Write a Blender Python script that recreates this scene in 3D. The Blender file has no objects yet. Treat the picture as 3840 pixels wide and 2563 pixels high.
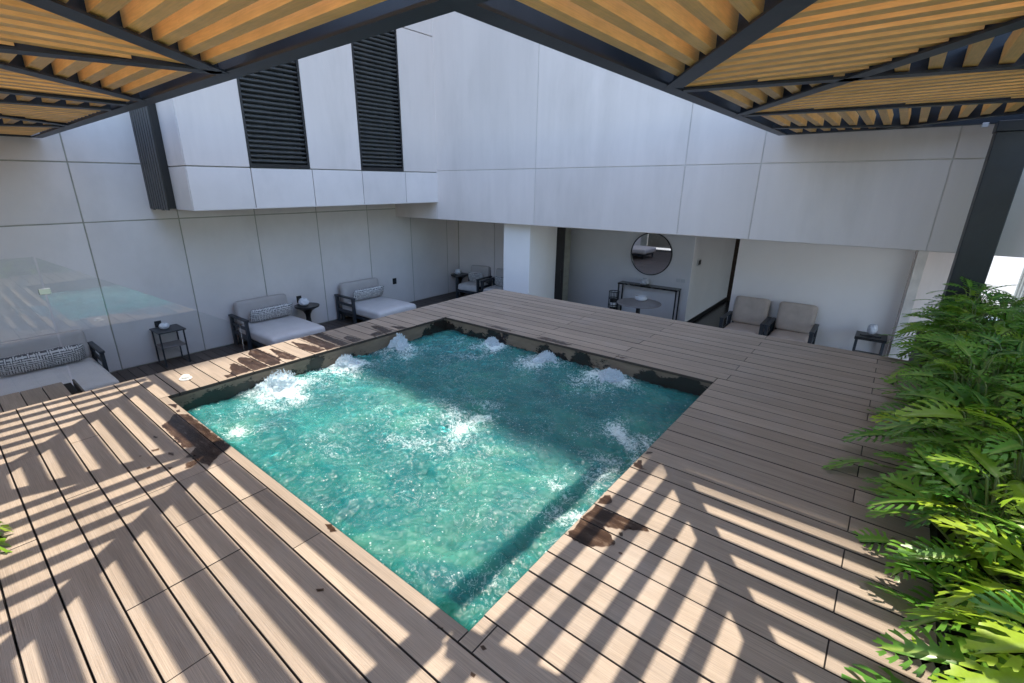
import bpy, bmesh, math, random
from mathutils import Vector, Matrix, noise, Quaternion
PI = math.pi
sc = bpy.context.scene
C = sc.collection
random.seed(11)

# ---------------------------------------------------------------- camera
def cam_axes(a, b, c):
    ca, sa, cb, sb, cc, ss = math.cos(a), math.sin(a), math.cos(b), math.sin(b), math.cos(c), math.sin(c)
    f = Vector((ca*cb, sa*cb, -sb)); r = Vector((sa, -ca, 0)); u = r.cross(f)
    return r*cc+u*ss, u*cc-r*ss, f
CAM = Vector((4.041, -3.972, 1.55))
cd = bpy.data.cameras.new('camera'); cam = bpy.data.objects.new('camera', cd); C.objects.link(cam)
r_, u_, f_ = cam_axes(math.radians(129.876), math.radians(18.633), math.radians(0.083))
cam.matrix_world = Matrix(((r_.x, u_.x, -f_.x, CAM.x), (r_.y, u_.y, -f_.y, CAM.y), (r_.z, u_.z, -f_.z, CAM.z), (0, 0, 0, 1)))
cd.sensor_width = 36; cd.lens = 1772.8/3840*36
cd.shift_x = 79.3/3840; cd.shift_y = 9.4/3840
cd.clip_start = 0.05; cd.clip_end = 3000
sc.camera = cam

# ---------------------------------------------------------------- light
SUN = Vector((-0.103, 0.189, 1.0)).normalized()
w = bpy.data.worlds.new('World'); sc.world = w; w.use_nodes = True
nt = w.node_tree; nt.nodes.clear()
sky = nt.nodes.new('ShaderNodeTexSky'); sky.sky_type = 'NISHITA'; sky.sun_disc = False
sky.sun_elevation = math.asin(SUN.z); sky.sun_rotation = math.atan2(SUN.x, SUN.y)
sky.air_density = 1.0; sky.dust_density = 1.0; sky.ozone_density = 1.0
bg = nt.nodes.new('ShaderNodeBackground'); bg.inputs[1].default_value = 0.15
wo = nt.nodes.new('ShaderNodeOutputWorld')
nt.links.new(sky.outputs[0], bg.inputs[0]); nt.links.new(bg.outputs[0], wo.inputs[0])
sd = bpy.data.lights.new('sun', 'SUN'); sd.energy = 2.0; sd.angle = math.radians(0.5); sd.color = (1.0, 0.91, 0.77)
so = bpy.data.objects.new('sun', sd); C.objects.link(so)
so.rotation_mode = 'QUATERNION'; so.rotation_quaternion = SUN.to_track_quat('Z', 'Y'); so.location = (0, 0, 40)
sc.view_settings.view_transform = 'Standard'; sc.view_settings.look = 'None'
sc.view_settings.exposure = 2.15; sc.view_settings.gamma = 1.0
sc.view_settings.use_curve_mapping = False
sc.render.engine = 'CYCLES'
sc.cycles.max_bounces = 10; sc.cycles.transparent_max_bounces = 24; sc.cycles.diffuse_bounces = 6
sc.cycles.glossy_bounces = 5; sc.cycles.transmission_bounces = 8

# ---------------------------------------------------------------- materials
def N(m, t, **k):
    n = m.node_tree.nodes.new(t)
    for a, b in k.items():
        if a.startswith('i_'):
            key = a[2:]; key = int(key) if key.isdigit() else key.replace('_', ' ')
            n.inputs[key].default_value = b
        else: setattr(n, a, b)
    return n
def LK(m, a, b): m.node_tree.links.new(a, b)
def newmat(name):
    m = bpy.data.materials.new(name); m.use_nodes = True; m.node_tree.nodes.clear()
    o = N(m, 'ShaderNodeOutputMaterial'); return m, o
def noise_at(m, scale, stretch=(1, 1, 1), detail=4, rough=.6, obj=False, dist=0.0):
    if obj: src = N(m, 'ShaderNodeTexCoord').outputs['Object']
    else: src = N(m, 'ShaderNodeNewGeometry').outputs['Position']
    mp = N(m, 'ShaderNodeMapping'); mp.inputs['Scale'].default_value = stretch
    LK(m, src, mp.inputs['Vector'])
    n = N(m, 'ShaderNodeTexNoise'); n.inputs['Scale'].default_value = scale
    n.inputs['Detail'].default_value = detail; n.inputs['Roughness'].default_value = rough; n.inputs['Distortion'].default_value = dist
    LK(m, mp.outputs[0], n.inputs['Vector']); return n.outputs['Fac']
def math_(m, op, a, b=None, clamp=False):
    n = N(m, 'ShaderNodeMath', operation=op, use_clamp=clamp)
    for i, v in enumerate((a, b)):
        if v is None: continue
        if isinstance(v, (int, float)): n.inputs[i].default_value = v
        else: LK(m, v, n.inputs[i])
    return n.outputs[0]
def ramp(m, fac, stops):
    r = N(m, 'ShaderNodeValToRGB'); e = r.color_ramp.elements
    while len(e) < len(stops): e.new(0.5)
    for i, (p, c) in enumerate(stops):
        e[i].position = p; e[i].color = (c[0], c[1], c[2], 1) if not isinstance(c, (int, float)) else (c, c, c, 1)
    LK(m, fac, r.inputs[0]); return r.outputs[0]
def mixc(m, fac, a, b, mode='MIX'):
    n = N(m, 'ShaderNodeMix', data_type='RGBA', blend_type=mode)
    for i, v in ((0, fac), (6, a), (7, b)):
        if isinstance(v, (int, float)): n.inputs[i].default_value = v
        elif isinstance(v, tuple): n.inputs[i].default_value = (v[0], v[1], v[2], 1)
        else: LK(m, v, n.inputs[i])
    return n.outputs[2]
def pm(name, col, rough=.6, var=.12, scale=4, stretch=(1, 1, 1), bump=.15, bscale=60, bstretch=None, metallic=0, rand=0, spec=.5,
       fine=.0, fscale=80, fstretch=(1, 1, 1), obj=False, dirt=None, extra=None):
    m, o = newmat(name)
    p = N(m, 'ShaderNodeBsdfPrincipled')
    p.inputs['Roughness'].default_value = rough; p.inputs['Metallic'].default_value = metallic
    p.inputs['Specular IOR Level'].default_value = spec
    n1 = noise_at(m, scale, stretch, obj=obj)
    lo = tuple(c*(1-var) for c in col); hi = tuple(min(1, c*(1+var)) for c in col)
    c = ramp(m, n1, [(.3, lo), (.7, hi)])
    if fine:
        n2 = noise_at(m, fscale, fstretch, detail=3, obj=obj)
        g = ramp(m, n2, [(.35, 1-fine), (.65, 1.0)])
        c = mixc(m, 1.0, c, g, 'MULTIPLY')
    if dirt:
        dn = noise_at(m, dirt[0], dirt[1], detail=6, rough=.65)
        c = mixc(m, ramp(m, dn, [(dirt[2], 0.0), (dirt[3], dirt[4])]), c, dirt[5])
    if rand:
        oi = N(m, 'ShaderNodeObjectInfo')
        v = math_(m, 'MULTIPLY_ADD', oi.outputs['Random'], rand); m.node_tree.nodes[-1].inputs[2].default_value = 1-rand/2
        hs = N(m, 'ShaderNodeHueSaturation'); LK(m, v, hs.inputs['Value']); LK(m, c, hs.inputs['Color']); c = hs.outputs[0]
    if extra: c = extra(m, c, p)
    LK(m, c, p.inputs['Base Color'])
    if bump:
        bn = noise_at(m, bscale, bstretch or stretch, detail=5, obj=obj)
        b = N(m, 'ShaderNodeBump'); b.inputs['Strength'].default_value = bump; b.inputs['Distance'].default_value = .004
        LK(m, bn, b.inputs['Height']); LK(m, b.outputs[0], p.inputs['Normal'])
    LK(m, p.outputs[0], o.inputs[0]); return m

M = {}
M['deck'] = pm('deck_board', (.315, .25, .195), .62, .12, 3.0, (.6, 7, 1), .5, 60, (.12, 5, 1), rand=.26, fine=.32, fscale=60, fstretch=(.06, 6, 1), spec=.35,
               dirt=(1.6, (1, 1, 1), .52, .75, .35, (.30, .27, .25)))
M['board_edge_shade'] = pm('board_edge_shade', (.035, .027, .022), .85, .2, 8, bump=0)
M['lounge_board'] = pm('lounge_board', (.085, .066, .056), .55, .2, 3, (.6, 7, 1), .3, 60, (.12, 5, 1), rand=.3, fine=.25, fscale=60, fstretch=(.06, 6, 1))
M['void'] = pm('dark_substructure', (.012, .011, .011), .9, .2, 3, bump=0)
def fascia_extra(m, c, p):
    n = noise_at(m, 1.9, (1, 1, 1.2), detail=8, rough=.62)
    n2 = noise_at(m, 26, (1, 1, 6), detail=3)
    g = N(m, 'ShaderNodeNewGeometry'); s = N(m, 'ShaderNodeSeparateXYZ'); LK(m, g.outputs['Position'], s.inputs[0])
    h = math_(m, 'MULTIPLY', s.outputs[2], -.9)                 # wetter towards the water line
    a = math_(m, 'ADD', math_(m, 'ADD', n, h), math_(m, 'MULTIPLY', n2, .12))
    f = ramp(m, a, [(.645, 0.0), (.665, 1.0)])
    r = math_(m, 'SUBTRACT', .6, math_(m, 'MULTIPLY', f, .45)); LK(m, r, p.inputs['Roughness'])
    return mixc(m, f, c, (.018, .014, .012))
M['fascia'] = pm('pool_fascia', (.14, .105, .075), .6, .25, 5, (1, 1, 4), .3, 60, (1, 1, 8), extra=fascia_extra)
M['concrete'] = pm('concrete_panel', (.655, .585, .55), .75, .05, .9, (1, 1, .5), .16, 45, (1, 1, .4), rand=.08, spec=.3, fine=.03, fscale=7, fstretch=(1, 1, .03),
                   dirt=(1.7, (1, 1, .22), .50, .78, .5, (.48, .43, .395)))
M['cement'] = pm('fibre_cement_panel', (.68, .625, .605), .7, .05, 1.1, (1, 1, 1), .12, 60, rand=.08, spec=.35, dirt=(1.4, (1, 1, .6), .50, .8, .40, (.50, .46, .44)))
M['joint'] = pm('joint_sealant', (.34, .33, .28), .8, .15, 6, bump=.1)
M['joint_light'] = pm('joint_light', (.55, .51, .47), .8, .12, 6, bump=.1)
M['plaster'] = pm('white_plaster', (.82, .775, .75), .8, .03, 1.2, bump=.06, bscale=90, spec=.25)
M['plaster_grey'] = pm('grey_plaster', (.60, .585, .60), .8, .04, 1.2, bump=.06, bscale=90, spec=.25)
M['black_door'] = pm('black_door_finish', (.012, .010, .010), .45, .2, 3, (1, 1, .2), .05)
M['steel'] = pm('painted_steel', (.012, .017, .024), .45, .25, 3, bump=.10, bscale=120, spec=.5, dirt=(5, (1, 1, .3), .6, .8, .25, (.08, .085, .09)))
M['louvre'] = pm('louvre_metal', (.045, .047, .048), .45, .2, 5, bump=.35, bscale=14, spec=.5)
M['slat'] = pm('timber_slat', (.80, .45, .14), .42, .22, 2.0, (1, 1, 1), .25, 70, rand=.18, spec=.4, fine=.16, fscale=160, obj=True, fstretch=(.05, 1, 1))
M['floor_dark'] = pm('dark_tile_floor', (.03, .027, .027), .25, .3, 2, bump=.05)
M['bounce_floor'] = pm('pale_bounce_floor', (.50, .46, .43), .6, .08, 2, bump=.05)  # hidden floor, made pale to bounce light into the recess
M['ground'] = pm('ground', (.22, .215, .20), .85, .15, .4, bump=.2, bscale=20)
M['graphite'] = pm('graphite_metal', (.028, .034, .042), .42, .1, 8, bump=.05, bscale=200)
M['black'] = pm('black_metal', (.012, .012, .013), .35, .1, 8, bump=.03, bscale=200)
M['marble'] = pm('black_marble', (.012, .012, .012), .15, .1, 8, bump=0, dirt=(7, (1, 1, 1), .63, .66, .5, (.4, .38, .35)))
M['cushion'] = pm('outdoor_fabric', (.58, .555, .54), .92, .05, 4, bump=.25, bscale=500, spec=.15, obj=True)
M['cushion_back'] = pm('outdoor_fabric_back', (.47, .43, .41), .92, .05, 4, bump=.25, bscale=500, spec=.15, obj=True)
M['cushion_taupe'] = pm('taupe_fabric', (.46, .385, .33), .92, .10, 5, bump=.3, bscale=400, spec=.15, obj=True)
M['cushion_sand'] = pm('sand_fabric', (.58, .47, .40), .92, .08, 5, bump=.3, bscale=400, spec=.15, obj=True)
M['ceramic'] = pm('white_ceramic', (.74, .75, .78), .25, .03, 8, bump=0, spec=.5)
M['stone_lantern'] = pm('grey_glass_lantern', (.50, .51, .55), .3, .2, 12, bump=.05)
M['soil'] = pm('planter_soil', (.03, .022, .016), .95, .4, 20, bump=.8, bscale=30)
M['planter'] = pm('planter_cladding', (.05, .045, .042), .6, .15, 5, bump=.2)
M['brass'] = pm('brushed_steel', (.60, .59, .57), .3, .08, 20, bump=.05, metallic=1)
M['plastic'] = pm('white_plastic', (.78, .76, .7), .35, .02, 8, bump=0)
M['grey_plate'] = pm('grey_plate', (.50, .50, .52), .4, .02, 8, bump=0)
M['tableside'] = pm('table_laminate', (.24, .21, .205), .35, .1, 6, bump=.03)
M['tile_lit'] = pm('pool_tile', (.20, .62, .47), .4, .12, 3, bump=.1, bscale=20)
def mk_tile():
    # water's darkening with depth painted into the tiles: mint bench, teal floor
    m, o = newmat('depth_tinted_tiles'); p = N(m, 'ShaderNodeBsdfDiffuse')
    g_ = N(m, 'ShaderNodeNewGeometry'); s = N(m, 'ShaderNodeSeparateXYZ'); LK(m, g_.outputs['Position'], s.inputs[0])
    n = noise_at(m, 3.2, detail=5, dist=1.5); n2 = noise_at(m, 12, detail=4, dist=2.0)
    z = math_(m, 'ADD', s.outputs[2], math_(m, 'MULTIPLY', math_(m, 'SUBTRACT', n, .5), .75))
    z = math_(m, 'ADD', z, math_(m, 'MULTIPLY', math_(m, 'SUBTRACT', n2, .5), .35))
    z = math_(m, 'MULTIPLY_ADD', z, 1.1); m.node_tree.nodes[-1].inputs[2].default_value = 1.45
    LK(m, ramp(m, z, [(.05, (.0, .20, .26)), (.45, (.02, .42, .40)), (.85, (.30, .80, .55))]), p.inputs[0])
    LK(m, p.outputs[0], o.inputs[0]); return m
M['tile'] = mk_tile()
M['carpet'] = pm('dark_carpet', (.04, .025, .018), .9, .2, 4, bump=.1)

def mk_pattern():
    m, o = newmat('patterned_fabric'); p = N(m, 'ShaderNodeBsdfPrincipled'); p.inputs['Roughness'].default_value = .9
    tc = N(m, 'ShaderNodeTexCoord'); mp = N(m, 'ShaderNodeMapping'); mp.inputs['Scale'].default_value = (15, 15, 15)
    LK(m, tc.outputs['UV'], mp.inputs['Vector'])
    s = N(m, 'ShaderNodeSeparateXYZ'); LK(m, mp.outputs[0], s.inputs[0])
    fx = math_(m, 'FLOOR', s.outputs[0]); fy = math_(m, 'FLOOR', s.outputs[1])
    cb = N(m, 'ShaderNodeCombineXYZ'); LK(m, fx, cb.inputs[0]); LK(m, fy, cb.inputs[1])
    wn = N(m, 'ShaderNodeTexWhiteNoise', noise_dimensions='2D'); LK(m, cb.outputs[0], wn.inputs['Vector'])
    rx = math_(m, 'FRACT', s.outputs[0]); ry = math_(m, 'FRACT', s.outputs[1])
    bx = math_(m, 'LESS_THAN', math_(m, 'ABSOLUTE', math_(m, 'SUBTRACT', rx, .5)), .26)
    by = math_(m, 'LESS_THAN', math_(m, 'ABSOLUTE', math_(m, 'SUBTRACT', ry, .5)), .26)
    sw = math_(m, 'GREATER_THAN', wn.outputs['Value'], .5)
    both = math_(m, 'GREATER_THAN', wn.outputs['Value'], .84)
    a = math_(m, 'MULTIPLY', bx, sw); b = math_(m, 'MULTIPLY', by, math_(m, 'SUBTRACT', 1.0, sw))
    t = math_(m, 'MAXIMUM', math_(m, 'MAXIMUM', a, b), math_(m, 'MULTIPLY', both, by))
    LK(m, mixc(m, t, (.085, .082, .09), (.62, .60, .58)), p.inputs['Base Color'])
    LK(m, p.outputs[0], o.inputs[0]); return m
M['pattern'] = mk_pattern()

def mk_mirror():
    m, o = newmat('mirror_glass'); g = N(m, 'ShaderNodeBsdfGlossy'); g.inputs['Roughness'].default_value = .02
    g.inputs['Color'].default_value = (.8, .8, .8, 1); LK(m, g.outputs[0], o.inputs[0]); return m
M['mirror'] = mk_mirror()

def mk_glass(name, tint, f=1.0):
    m, o = newmat(name)
    t = N(m, 'ShaderNodeBsdfTransparent'); t.inputs[0].default_value = tint
    g = N(m, 'ShaderNodeBsdfGlossy'); g.inputs['Roughness'].default_value = .0; g.inputs['Color'].default_value = (1, 1, 1, 1)
    fr = N(m, 'ShaderNodeFresnel'); fr.inputs['IOR'].default_value = 1.52
    # both faces of the pane reflect
    k = math_(m, 'MULTIPLY', fr.outputs[0], f, True)
    x = N(m, 'ShaderNodeMixShader'); LK(m, k, x.inputs[0]); LK(m, t.outputs[0], x.inputs[1]); LK(m, g.outputs[0], x.inputs[2])
    LK(m, x.outputs[0], o.inputs[0]); return m
M['glass'] = mk_glass('balustrade_glass', (.97, .985, .98, 1), 1.2)
M['screen_glass'] = mk_glass('screen_glass', (.86, .94, .91, 1), 1.5)
M['wet'] = None
def mk_wet():
    m, o = newmat('water_film')
    t = N(m, 'ShaderNodeBsdfTransparent'); LK(m, ramp(m, noise_at(m, 14, (.5, 1.6, 1), detail=6, rough=.7), [(.34, (.26, .22, .20)), (.54, (.40, .34, .31)), (.70, (.78, .75, .73))]), t.inputs[0])
    g = N(m, 'ShaderNodeBsdfGlossy'); g.inputs['Roughness'].default_value = .12
    fr = N(m, 'ShaderNodeFresnel'); fr.inputs['IOR'].default_value = 1.3
    n = noise_at(m, 60, (.3, 4, 1)); b = N(m, 'ShaderNodeBump'); b.inputs['Strength'].default_value = .25; b.inputs['Distance'].default_value = .002
    LK(m, n, b.inputs['Height']); LK(m, b.outputs[0], g.inputs['Normal']); LK(m, b.outputs[0], fr.inputs['Normal'])
    x = N(m, 'ShaderNodeMixShader'); LK(m, fr.outputs[0], x.inputs[0]); LK(m, t.outputs[0], x.inputs[1]); LK(m, g.outputs[0], x.inputs[2])
    LK(m, x.outputs[0], o.inputs[0]); return m
M['wet'] = mk_wet()

def mk_water():
    m, o = newmat('pool_water')
    at = N(m, 'ShaderNodeAttribute'); at.attribute_name = 'foam'; foam = at.outputs['Fac']
    b1 = noise_at(m, 11, detail=3, rough=.5, dist=.8); b2 = noise_at(m, 38, detail=3, rough=.6, dist=.8); b3 = noise_at(m, 130, detail=2)
    hgt = math_(m, 'ADD', math_(m, 'ADD', math_(m, 'MULTIPLY', b1, .7), math_(m, 'MULTIPLY', b2, .55)), math_(m, 'MULTIPLY', b3, .14))
    b = N(m, 'ShaderNodeBump'); b.inputs['Strength'].default_value = 1.0; b.inputs['Distance'].default_value = .019
    LK(m, hgt, b.inputs['Height'])
    t = N(m, 'ShaderNodeBsdfTransparent'); t.inputs[0].default_value = (.48, .92, .88, 1)
    body = N(m, 'ShaderNodeBsdfPrincipled'); body.inputs['Subsurface Weight'].default_value = 1.0; body.inputs['Subsurface Radius'].default_value = (.25, .7, .7); body.inputs['Subsurface Scale'].default_value = 1.0; body.inputs['Specular IOR Level'].default_value = 0; body.inputs['Roughness'].default_value = .6
    big = noise_at(m, 1.5, detail=5, dist=1.0)
    LK(m, ramp(m, big, [(.36, (.004, .080, .098)), (.52, (.008, .115, .122)), (.70, (.035, .19, .15))]), body.inputs['Base Color'])
    bb = N(m, 'ShaderNodeBump'); bb.inputs['Strength'].default_value = .5; bb.inputs['Distance'].default_value = .012; LK(m, hgt, bb.inputs['Height'])
    LK(m, bb.outputs[0], body.inputs['Normal'])
    x0 = N(m, 'ShaderNodeMixShader'); x0.inputs[0].default_value = .78
    LK(m, t.outputs[0], x0.inputs[1]); LK(m, body.outputs[0], x0.inputs[2])
    g = N(m, 'ShaderNodeBsdfGlossy'); g.inputs['Roughness'].default_value = .13; LK(m, b.outputs[0], g.inputs['Normal'])
    fr = N(m, 'ShaderNodeFresnel'); fr.inputs['IOR'].default_value = 1.45; LK(m, b.outputs[0], fr.inputs['Normal'])
    x1 = N(m, 'ShaderNodeMixShader'); LK(m, fr.outputs[0], x1.inputs[0]); LK(m, x0.outputs[0], x1.inputs[1]); LK(m, g.outputs[0], x1.inputs[2])
    fm = N(m, 'ShaderNodeBsdfDiffuse'); fm.inputs[0].default_value = (.60, .70, .72, 1); LK(m, bb.outputs[0], fm.inputs['Normal'])
    # foam: dense froth, drifting streaks, loose bubble specks that also paint in sun glints
    n1 = noise_at(m, 16, detail=8, rough=.75, dist=1.6); n2 = noise_at(m, 75, detail=4, rough=.7)
    k = math_(m, 'ADD', foam, math_(m, 'MULTIPLY', math_(m, 'SUBTRACT', n1, .5), 2.4))
    k = math_(m, 'ADD', k, math_(m, 'MULTIPLY', math_(m, 'SUBTRACT', n2, .5), 1.3))
    k = ramp(m, k, [(.50, 0.0), (1.0, .80)])
    s1 = noise_at(m, 5.5, detail=6, rough=.6, dist=2.2)
    s1 = math_(m, 'ABSOLUTE', math_(m, 'SUBTRACT', s1, .5))
    st = ramp(m, math_(m, 'ADD', s1, math_(m, 'MULTIPLY', math_(m, 'SUBTRACT', n2, .5), .05)), [(.001, 1.0), (.012, 0.0)])
    mk = ramp(m, math_(m, 'ADD', foam, math_(m, 'MULTIPLY', noise_at(m, 2.7, detail=3), .5)), [(.36, 0.0), (.70, .65)])
    st = math_(m, 'MULTIPLY', st, mk)
    v = N(m, 'ShaderNodeTexVoronoi'); v.inputs['Scale'].default_value = 34; v.inputs['Randomness'].default_value = 1
    gg = N(m, 'ShaderNodeNewGeometry'); LK(m, gg.outputs['Position'], v.inputs['Vector'])
    sp = ramp(m, v.outputs['Distance'], [(.10, 1.0), (.20, 0.0)])
    sp = math_(m, 'MULTIPLY', sp, ramp(m, noise_at(m, 6, detail=4), [(.47, 0.0), (.60, .55)]))
    k = math_(m, 'MAXIMUM', math_(m, 'MAXIMUM', k, st), sp)
    x2 = N(m, 'ShaderNodeMixShader'); LK(m, k, x2.inputs[0]); LK(m, x1.outputs[0], x2.inputs[1]); LK(m, fm.outputs[0], x2.inputs[2])
    LK(m, x2.outputs[0], o.inputs[0]); return m
M['water'] = mk_water()
def mk_froth():
    m, o = newmat('froth'); p = N(m, 'ShaderNodeBsdfPrincipled')
    p.inputs['Base Color'].default_value = (.60, .70, .76, 1); p.inputs['Roughness'].default_value = .12
    t = N(m, 'ShaderNodeBsdfTransparent'); x = N(m, 'ShaderNodeMixShader'); x.inputs[0].default_value = .5
    LK(m, t.outputs[0], x.inputs[1]); LK(m, p.outputs[0], x.inputs[2]); LK(m, x.outputs[0], o.inputs[0]); return m
M['froth'] = mk_froth()

def mk_leaf(name, c1, c2):
    m, o = newmat(name); p = N(m, 'ShaderNodeBsdfPrincipled'); p.inputs['Roughness'].default_value = .30
    oi = N(m, 'ShaderNodeObjectInfo'); c = ramp(m, oi.outputs['Random'], [(0.0, c1), (1.0, c2)])
    tc = N(m, 'ShaderNodeTexCoord'); s = N(m, 'ShaderNodeSeparateXYZ'); LK(m, tc.outputs['Object'], s.inputs[0])
    v = math_(m, 'ABSOLUTE', s.outputs[0]); vein = ramp(m, v, [(.0, 1.0), (.012, 0.0)])
    c = mixc(m, vein, c, (.30, .42, .08))
    n = noise_at(m, 30, obj=True); c = mixc(m, 1.0, c, ramp(m, n, [(.3, .8), (.7, 1.15)]), 'MULTIPLY')
    LK(m, c, p.inputs['Base Color'])
    tr = N(m, 'ShaderNodeBsdfTranslucent'); LK(m, mixc(m, .5, c, (.30, .50, .03)), tr.inputs[0])
    x = N(m, 'ShaderNodeMixShader'); x.inputs[0].default_value = .38; LK(m, p.outputs[0], x.inputs[1]); LK(m, tr.outputs[0], x.inputs[2])
    LK(m, x.outputs[0], o.inputs[0]); return m
M['leaf'] = mk_leaf('philodendron_leaf', (.055, .19, .028), (.16, .35, .035))
M['leaf_young'] = mk_leaf('philodendron_young_leaf', (.15, .31, .02), (.32, .45, .03))
M['stem'] = pm('leaf_stalk', (.13, .17, .04), .5, .2, 10, bump=0)

# ---------------------------------------------------------------- mesh helpers
class MB:
    def __init__(s): s.v = []; s.f = []; s.uv = None
    def add(s, vs, fs):
        n = len(s.v); s.v += [tuple(p) for p in vs]; s.f += [tuple(i+n for i in f) for f in fs]; return s
    def box(s, x0, x1, y0, y1, z0, z1, c=0.0):
        if x0 > x1: x0, x1 = x1, x0
        if y0 > y1: y0, y1 = y1, y0
        if z0 > z1: z0, z1 = z1, z0
        if c <= 0:
            return s.add([(x0,y0,z0),(x1,y0,z0),(x1,y1,z0),(x0,y1,z0),(x0,y0,z1),(x1,y0,z1),(x1,y1,z1),(x0,y1,z1)],
                         [(0,3,2,1),(4,5,6,7),(0,1,5,4),(1,2,6,5),(2,3,7,6),(3,0,4,7)])
        c = min(c, (x1-x0)*.45, (y1-y0)*.45, (z1-z0)*.45)
        vs = []; idx = {}
        X = (x0, x1); Y = (y0, y1); Z = (z0, z1)
        for i in (0, 1):
            for j in (0, 1):
                for k in (0, 1):
                    sx, sy, sz = (1-2*i)*c, (1-2*j)*c, (1-2*k)*c
                    for a, p in enumerate(((X[i], Y[j]+sy, Z[k]+sz), (X[i]+sx, Y[j], Z[k]+sz), (X[i]+sx, Y[j]+sy, Z[k]))):
                        idx[(i, j, k, a)] = len(vs); vs.append(p)
        F = []
        g = lambda i, j, k, a: idx[(i, j, k, a)]
        for i in (0, 1): F.append((g(i,0,0,0), g(i,1,0,0), g(i,1,1,0), g(i,0,1,0)))
        for j in (0, 1): F.append((g(0,j,0,1), g(1,j,0,1), g(1,j,1,1), g(0,j,1,1)))
        for k in (0, 1): F.append((g(0,0,k,2), g(1,0,k,2), g(1,1,k,2), g(0,1,k,2)))
        for i in (0, 1):
            for j in (0, 1): F.append((g(i,j,0,0), g(i,j,1,0), g(i,j,1,1), g(i,j,0,1)))
            for k in (0, 1): F.append((g(i,0,k,0), g(i,1,k,0), g(i,1,k,2), g(i,0,k,2)))
        for j in (0, 1):
            for k in (0, 1): F.append((g(0,j,k,1), g(1,j,k,1), g(1,j,k,2), g(0,j,k,2)))
        for i in (0, 1):
            for j in (0, 1):
                for k in (0, 1): F.append((g(i,j,k,0), g(i,j,k,1), g(i,j,k,2)))
        return s.add(vs, F)
    def prism(s, poly, z0, z1):      # poly: list of (x, y)
        n = len(poly); vs = [(x, y, z0) for x, y in poly]+[(x, y, z1) for x, y in poly]
        return s.add(vs, [tuple(range(n-1, -1, -1)), tuple(range(n, 2*n))]+[(i, (i+1) % n, (i+1) % n+n, i+n) for i in range(n)])
    def beam(s, a, b, wd, ht):        # bar between two points, rectangular section (wd sideways, ht up)
        a, b = Vector(a), Vector(b); d = (b-a).normalized()
        up = Vector((0, 0, 1)) if abs(d.z) < .95 else Vector((0, 1, 0))
        r = d.cross(up).normalized()*wd/2; u = r.cross(d).normalized()*ht/2
        vs = [a-r-u, a+r-u, a+r+u, a-r+u, b-r-u, b+r-u, b+r+u, b-r+u]
        return s.add(vs, [(0,3,2,1),(4,5,6,7),(0,1,5,4),(1,2,6,5),(2,3,7,6),(3,0,4,7)])
    def tube(s, pts, r, n=8, taper=1.0):
        pts = [Vector(p) for p in pts]; rings = []
        for i, p in enumerate(pts):
            d = (pts[min(i+1, len(pts)-1)]-pts[max(i-1, 0)]).normalized()
            a = d.cross(Vector((0, 0, 1)) if abs(d.z) < .9 else Vector((1, 0, 0))).normalized(); b = d.cross(a)
            rr = r*(1+(taper-1)*i/max(1, len(pts)-1))
            rings.append([p+a*math.cos(2*PI*k/n)*rr+b*math.sin(2*PI*k/n)*rr for k in range(n)])
        vs = [q for rg in rings for q in rg]; F = []
        for i in range(len(pts)-1):
            for k in range(n): F.append((i*n+k, i*n+(k+1) % n, (i+1)*n+(k+1) % n, (i+1)*n+k))
        F += [tuple(range(n-1, -1, -1)), tuple((len(pts)-1)*n+k for k in range(n))]
        return s.add(vs, F)
    def lathe(s, prof, n=40, cx=0, cy=0, close=True):
        vs = [(cx+r*math.cos(2*PI*k/n), cy+r*math.sin(2*PI*k/n), z) for r, z in prof for k in range(n)]; F = []
        for i in range(len(prof)-1):
            for k in range(n): F.append((i*n+k, i*n+(k+1) % n, (i+1)*n+(k+1) % n, (i+1)*n+k))
        if close: F += [tuple(range(n-1, -1, -1)), tuple((len(prof)-1)*n+k for k in range(n))]
        return s.add(vs, F)
    def cushion(s, x0, x1, y0, y1, z0, z1, r=.05, puff=.02, seg=10):
        d = Vector((x1-x0, y1-y0, z1-z0))/2; c = Vector((x0+x1, y0+y1, z0+z1))/2; r = min(r, min(d)*.98)
        bm = bmesh.new(); bmesh.ops.create_cube(bm, size=2.0)
        bmesh.ops.subdivide_edges(bm, edges=bm.edges[:], cuts=seg, use_grid_fill=True)
        for v in bm.verts:
            u = v.co.copy()
            p = Vector(tuple(math.copysign(abs(t)**.55, t)*q for t, q in zip(u, d)))
            core = Vector(tuple(max(-(q-r), min(q-r, t)) for t, q in zip(p, d)))
            e = p-core
            if e.length > 1e-6: p = core+e.normalized()*r
            k = puff*(1-u.x**2)*(1-u.y**2); p.z += k*(1 if u.z > 0 else -.3)*abs(u.z)
            p += noise.noise_vector((p+c)*5)*.004
            v.co = p+c
        bm.verts.index_update()
        vs = [v.co.copy() for v in bm.verts]; fs = [tuple(v.index for v in f.verts) for f in bm.faces]; bm.free()
        return s.add(vs, fs)
    def mesh(s, name, mat, smooth=False, org=None):
        me = bpy.data.meshes.new(name)
        o = Vector(org) if org is not None else Vector()
        me.from_pydata([(a-o.x, b-o.y, c-o.z) for a, b, c in s.v], [], s.f); me.materials.append(mat)
        bm = bmesh.new(); bm.from_mesh(me); bmesh.ops.recalc_face_normals(bm, faces=bm.faces[:]); bm.to_mesh(me); bm.free()
        if smooth:
            for p in me.polygons: p.use_smooth = True
        return me
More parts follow.
